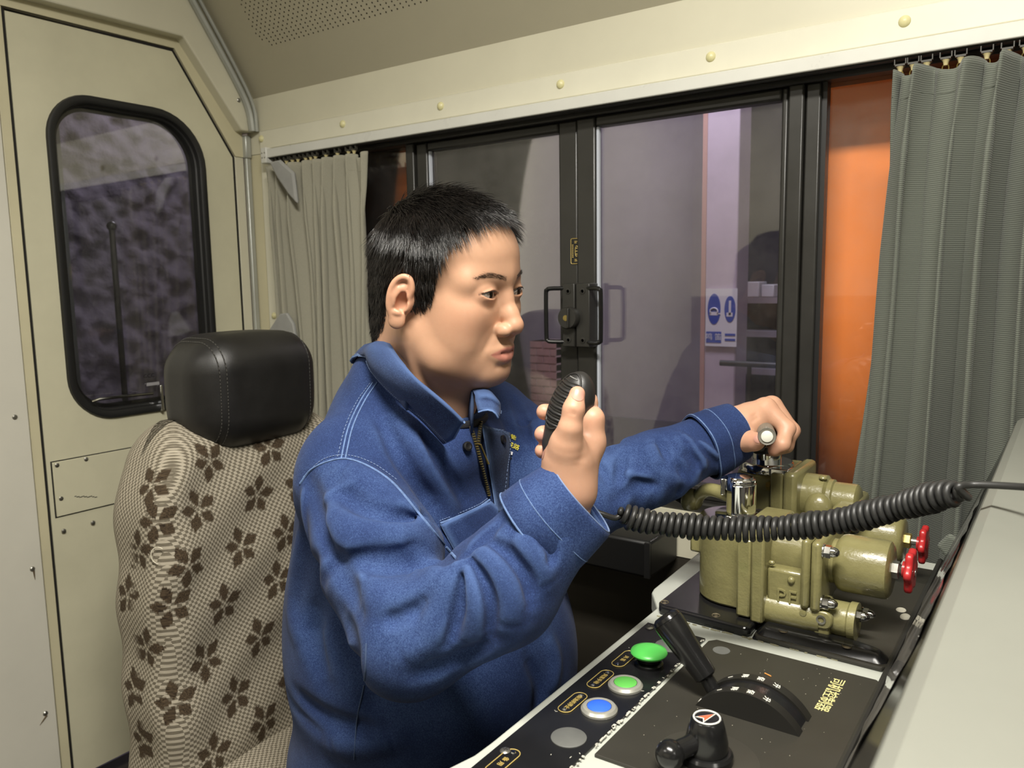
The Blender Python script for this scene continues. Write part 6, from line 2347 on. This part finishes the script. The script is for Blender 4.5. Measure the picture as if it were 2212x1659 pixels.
for c_ in ((1228, 892), (1240, 898)):
    pass
s.ridge([pd(1228, 886, 0.757), pd(1240, 889, 0.756), pd(1250, 886, 0.758)], -0.0009, 0.0013)
s.ridge([pd(1227, 892, 0.757), pd(1240, 895, 0.756), pd(1250, 892, 0.758)], -0.0008, 0.0012)
fi = [pd(1274, 958, 0.812), pd(1280, 905, 0.808), pd(1268, 868, 0.838), pd(1240, 862, 0.862)]
finger(s, fi, [0.0130, 0.0096, 0.0086, 0.0076], 0.012)
fm_ = [pd(1270, 975, 0.822), pd(1262, 915, 0.850), pd(1215, 892, 0.866), pd(1176, 890, 0.838)]
finger(s, fm_, [0.0130, 0.0100, 0.0092, 0.0086], 0.004)
fr_ = [pd(1255, 995, 0.835), pd(1235, 945, 0.866), pd(1195, 935, 0.868), pd(1173, 938, 0.832)]
finger(s, fr_, [0.0120, 0.0098, 0.0094, 0.0092], 0.004)
fp_ = [pd(1240, 1010, 0.842), pd(1215, 975, 0.864), pd(1190, 966, 0.864), pd(1172, 974, 0.834)]
finger(s, fp_, [0.0110, 0.0088, 0.0084, 0.0082], 0.004)
VR, QR = s.mesh()
VR = smooth_verts(VR, QR, 1, 0.4)
BODY.append((VR, QR, hand_tone(VR, [th_[-1], fm_[-1], fr_[-1], fp_[-1]], [th_[2], fi[1], fm_[1]])))
NAILS += [(pd(1249, 852, 0.7625), th_[-1] - th_[-2], 0.0062, 0.0078), (pd(1170, 944, 0.822), ROT[:, 1] + ROT[:, 0] * 0.3, 0.0052, 0.0058), (pd(1174, 981, 0.824), ROT[:, 1] + ROT[:, 0] * 0.5, 0.0046, 0.0052)]

# ------------------------------------------------------------------ left hand closed over the valve handle
s = Soft(pd(1630, 940, 1.15) - 0.105, pd(1640, 940, 1.15) + 0.11, 0.00125)
s.cone(ELL * 0.25 + WRL * 0.75, pd(1585, 930, 1.122), 0.032, 0.0290, 0.0)
s.cone(pd(1585, 930, 1.122), pd(1615, 915, 1.128), 0.0290, 0.0270, 0.012)
s.cone(pd(1612, 915, 1.120), pd(1652, 885, 1.128), 0.0240, 0.0170, 0.012)
s.cone(pd(1618, 905, 1.145), pd(1665, 880, 1.160), 0.0220, 0.0160, 0.012)
s.cone(pd(1620, 920, 1.165), pd(1662, 892, 1.190), 0.0200, 0.0150, 0.012)
gi = [pd(1654, 883, 1.124), pd(1700, 926, 1.108), pd(1690, 960, 1.096), pd(1672, 973, 1.100)]
gm = [pd(1668, 877, 1.152), pd(1710, 930, 1.138), pd(1698, 962, 1.128), pd(1674, 974, 1.132)]
gr = [pd(1668, 882, 1.176), pd(1705, 935, 1.168), pd(1690, 964, 1.160), pd(1668, 973, 1.165)]
gp = [pd(1660, 893, 1.198), pd(1692, 935, 1.194), pd(1680, 968, 1.188), pd(1660, 975, 1.190)]
for fg, rr in ((gi, [0.0150, 0.0108, 0.0098, 0.0085]), (gm, [0.0145, 0.0108, 0.0098, 0.0085]), (gr, [0.0135, 0.0102, 0.0092, 0.008]), (gp, [0.0120, 0.0090, 0.0082, 0.0075])):
    finger(s, fg, rr, 0.006)
gt = [pd(1590, 945, 1.110), pd(1612, 952, 1.092), pd(1630, 954, 1.076), pd(1641, 950, 1.064)]
finger(s, gt, [0.0210, 0.0140, 0.0110, 0.0095], 0.008)
s.ridge([pd(1622, 912, 1.09), pd(1632, 905, 1.10), pd(1640, 900, 1.10)], -0.0016, 0.003)
s.ridge([pd(1618, 905, 1.09), pd(1630, 897, 1.10), pd(1638, 890, 1.10)], -0.0012, 0.003)
VLh, QL = s.mesh()
VLh = smooth_verts(VLh, QL, 1, 0.4)
BODY.append((VLh, QL, hand_tone(VLh, [gt[-1], gi[-1]], [gi[0], gi[1], gm[1], gt[2]])))
NAILS += [(pd(1640, 947, 1.0535), gt[-1] - gt[-2], 0.0062, 0.0075)]

# ------------------------------------------------------------------ one body: head, hands, and the trunk and arms under the clothes
s = Soft((-1.0, 0.50, 0.42), (-0.30, 1.18, 1.12), 0.009)
s.ell((-0.765, 0.838, 0.68), (0.13, 0.15, 0.22), 0.0)
s.ell((-0.755, 0.825, 0.88), (0.10, 0.15, 0.14), 0.05)
s.cone((-0.70, 0.795, 0.94), (-0.69, 0.79, 1.03), 0.055, 0.05, 0.03)
s.chain([(-0.745, 0.71, 0.955), SHR, ELR, WRR], [0.04, 0.04, 0.035, 0.024], 0.02)
s.chain([(-0.755, 0.93, 0.955), SHL, ELL, WRL], [0.04, 0.04, 0.033, 0.024], 0.02)
V, Q = s.mesh()
BODY.append((V, Q, np.tile(SK0, (len(V), 1))))
PV, PQ, PT, o_ = [], [], [], 0
for v, q, t in BODY:
    PV.append(v)
    PQ.append(q + o_)
    PT.append(t)
    o_ += len(v)
bo = quick_obj('body', np.concatenate(PV), np.concatenate(PQ), SKIN, person, np.concatenate(PT))
bt = BVHTree.FromPolygons(np.concatenate(PV[1:3]).tolist(), np.concatenate([PQ[1] - len(PV[0]), PQ[2] - len(PV[0])]).tolist())
NAILM = mat('fingernail', (186, 138, 122), 0.35, spec=0.5)
for c, d, hw, hl_ in NAILS:
    r = c - CAMPOS
    h = bt.ray_cast(Vector(CAMPOS), Vector(r).normalized())
    if h[0] is None:
        continue
    nrm = np.array(h[1])
    if nrm @ r > 0:
        nrm = -nrm
    t1 = d - nrm * (d @ nrm)
    t1 /= np.linalg.norm(t1)
    t2 = np.cross(nrm, t1)
    P3 = np.zeros((9, 9, 3))
    for i in range(9):
        for j in range(9):
            a, b = (i / 4 - 1), (j / 4 - 1)
            sq_ = math.sqrt(max(0.0, 1 - 0.5 * b * b)), math.sqrt(max(0.0, 1 - 0.5 * a * a))
            x_, y_ = a * sq_[0] * hl_, b * sq_[1] * hw
            q = np.array(h[0]) + nrm * 0.01 + t1 * x_ + t2 * y_
            h2 = bt.ray_cast(Vector(q), Vector(-nrm), 0.03)
            P3[i, j] = (np.array(h2[0]) if h2[0] is not None else q - nrm * 0.012) + nrm * 0.0005
    obj('fingernail', G().sheet(P3), NAILM, person, smooth=True)

# ================================================================== trousers and shoes
s = Soft((-1.02, 0.60, 0.0), (-0.24, 1.10, 0.66), 0.007)
s.ell((-0.80, 0.84, 0.49), (0.17, 0.19, 0.105), 0.0)
for y0, y1 in ((0.765, 0.745), (0.925, 0.955)):
    s.cone((-0.80, y0, 0.475), (-0.42, y1, 0.510), 0.085, 0.066, 0.04)
    s.cone((-0.42, y1, 0.510), (-0.36, y1, 0.11), 0.066, 0.052, 0.03)
V, Q = s.mesh()
quick_obj('trousers', V, Q, denim_mat('dark_work_trousers', (34, 42, 64), (58, 70, 98), (20, 25, 40)), person)
SHOE = mat('black_shoe', (22, 21, 20), 0.35)
for y1 in (0.745, 0.955):
    s = Soft((-0.46, y1 - 0.07, 0.0), (-0.14, y1 + 0.07, 0.16), 0.005)
    s.chain([(-0.38, y1, 0.075), (-0.36, y1, 0.055), (-0.22, y1, 0.040)], [0.048, 0.046, 0.038], 0.02)
    s.d = np.maximum(s.d, (0.003 - (s.lo[2] + np.arange(s.n[2]) * s.vox))[None, None, :].astype(np.float32))
    V, Q = s.mesh()
    quick_obj('shoe', V, Q, SHOE, person)
# ================================================================== hand microphone with its coiled cord
MICB = mat('microphone_plastic', (34, 33, 32), 0.42, bump=0.15, bscale=600)
CORD = mat('cord_rubber', (40, 40, 39), 0.45)
mb, mt = pd(1202, 945, 0.820), pd(1246, 842, 0.812)
mx = thing('hand_microphone', 'black hand microphone with ribbed grille and coiled cord', 'microphone', mb)
ax_ = mt - mb
Lm = np.linalg.norm(ax_)
ax_ /= Lm
# the grille looks towards the driver's mouth: to the left in the picture and a little to the camera
gr_ = -ROT[:, 0] * 0.80 - ROT[:, 2] * 0.62
gr_ -= ax_ * (gr_ @ ax_)
gr_ /= np.linalg.norm(gr_)
sd_ = np.cross(ax_, gr_)
RM = np.stack([gr_, sd_, ax_], 1)
ctr = (mb + mt) / 2
s = Soft(ctr - 0.075, ctr + 0.075, 0.0014)
s.ell(ctr + ax_ * 0.012, (0.0165, 0.0215, 0.0345), 0.0, RM)
s.ell(ctr - ax_ * 0.016, (0.0135, 0.0165, 0.0345), 0.012, RM)
s.ell(ctr + ax_ * 0.010 - gr_ * 0.008, (0.0130, 0.0195, 0.030), 0.008, RM)
V, Q = s.mesh()
V = smooth_verts(V, Q, 2, 0.4)
bo_ = quick_obj('housing', V, Q, MICB, mx)
mt_ = BVHTree.FromPolygons(V.tolist(), Q.tolist())


def micp(a, b, off=0.0):
    """point of the grille face: a along the axis, b across"""
    q = ctr + ax_ * a + sd_ * b
    h = mt_.ray_cast(Vector(q + gr_ * 0.08), Vector(-gr_))
    return (np.array(h[0]) if h[0] is not None else q) + gr_ * off


for k in range(8):
    a = -0.014 + k * 0.0062
    wv = 0.0145 - 0.0004 * abs(k - 4) ** 1.6
    obj('grille_rib', G().tube([micp(a + 0.0008 * abs(t), wv * t, 0.0006) for t in np.linspace(-1, 1, 13)], 0.0014, 7), MICB, mx, smooth=60)
    obj('grille_slot', G().tube([micp(a + 0.0031 + 0.0008 * abs(t), wv * 0.92 * t, 0.0000) for t in np.linspace(-1, 1, 13)], 0.0009, 6), GAPC, mx)
ol = [micp(0.012 + 0.0305 * math.sin(t), 0.0168 * math.cos(t), 0.0004) for t in np.linspace(0, 2 * math.pi, 40, endpoint=False)]
obj('grille_frame', G().tube(ol, 0.0013, 6, closed=True), MICB, mx)
obj('maker_mark', G().tube([micp(0.0375, t, 0.0005) for t in np.linspace(-0.006, 0.006, 6)], 0.0006, 5), mat('mark_grey', (120, 120, 118), 0.5), mx)
# cord: strain relief, lead, coil, tail to the console
a0 = mb - ax_ * 0.005
lead = catmull([a0, pd(1205, 1010, 0.872), pd(1218, 1075, 0.895), pd(1262, 1096, 0.885), pd(1300, 1110, 0.880), pd(1328, 1119, 0.882), pd(1340, 1112, 0.884)], 10)
cpath = catmull([pd(1338, 1112, 0.884), pd(1420, 1130, 0.880), pd(1560, 1141, 0.862), pd(1700, 1140, 0.835), pd(1830, 1122, 0.800), pd(1950, 1092, 0.755), pd(2040, 1068, 0.715), pd(2078, 1062, 0.700)], 60)
seg_ = np.linalg.norm(np.diff(cpath, axis=0), axis=1)
sl_ = np.concatenate([[0], np.cumsum(seg_)])
turns, npt = 50, 50 * 16
tt = np.linspace(0, 1, npt)
# turns get wider where the cord is stretched least
pos = np.stack([np.interp(tt * sl_[-1], sl_, cpath[:, i]) for i in range(3)], 1)
T_ = np.gradient(pos, axis=0)
T_ /= np.linalg.norm(T_, axis=1, keepdims=True)
a_ = np.cross(T_, [0, 0, 1.0])
a_ /= np.linalg.norm(a_, axis=1, keepdims=True)
b_ = np.cross(a_, T_)
th_ = 2 * np.pi * turns * tt + 1.0
rc_ = 0.0108 * np.clip(np.minimum(tt * 40, (1 - tt) * 40), 0.55, 1.0)
rc_ = rc_ * (1 + 0.08 * np.sin(tt * 37) + 0.05 * np.sin(tt * 91))
coil = pos + (a_ * np.cos(th_)[:, None] + b_ * np.sin(th_)[:, None]) * rc_[:, None]
tail = catmull([coil[-1], pd(2092, 1075, 0.695), pd(2070, 1052, 0.69), pd(2110, 1047, 0.69), pd(2212, 1052, 0.66), pd(2330, 1062, 0.61), np.array([0.17, 0.60, 1.005]), np.array([0.20, 0.605, 0.990]), np.array([0.205, 0.606, 0.976])], 10)
obj('cord_socket', G().lathe((0.205, 0.606, 0.9755), (0.09, 0, 1), [(0.013, 0), (0.013, 0.008), (0.008, 0.012), (0.0045, 0.013)], 20), CORD, mx)
obj('coiled_cord', G().tube(np.concatenate([lead[:-1], coil, tail[1:]]), 0.0033, 8), CORD, mx, smooth=True)
obj('strain_relief', G().tube([a0 + ax_ * 0.008, a0 - ax_ * 0.002, lead[3]], [0.0070, 0.0058, 0.0042], 12), CORD, mx)

# ================================================================== grip of the rear brake valve
g0, g1 = pd(1657, 943, 1.050), pd(1648, 915, 1.190)
gp_ = obj('grip', G().lathe(g0, g1 - g0, [(0.0001, 0.0012), (0.0085, 0.0010), (0.0112, 0.0), (0.0118, 0.002), (0.0118, 0.05), (0.0115, np.linalg.norm(g1 - g0))], 28), mat('grip_grey', (112, 108, 98), 0.4), rvv)
nrm = (g0 - g1) / np.linalg.norm(g1 - g0)
obj('end_plug', G().lathe(g0 - nrm * 0.0014, nrm, [(0.0076, 0), (0.0076, 0.0022), (0.0070, 0.0026), (0.0001, 0.0026)], 24), mat('plug_white', (214, 212, 200), 0.45), gp_)
obj('handle_neck', G().tube([np.array([rx, ry, zc + 0.040]), np.array([rx, ry - 0.005, zc + 0.052]), g1 * 0.65 + g0 * 0.35], [0.014, 0.012, 0.010], 14), STEEL, rvv, smooth=60)
obj('black_clip', G().tube([pd(1625, 970, 1.20), pd(1640, 976, 1.165), pd(1657, 974, 1.150)], 0.0048, 10), BGLOSS, rvv)
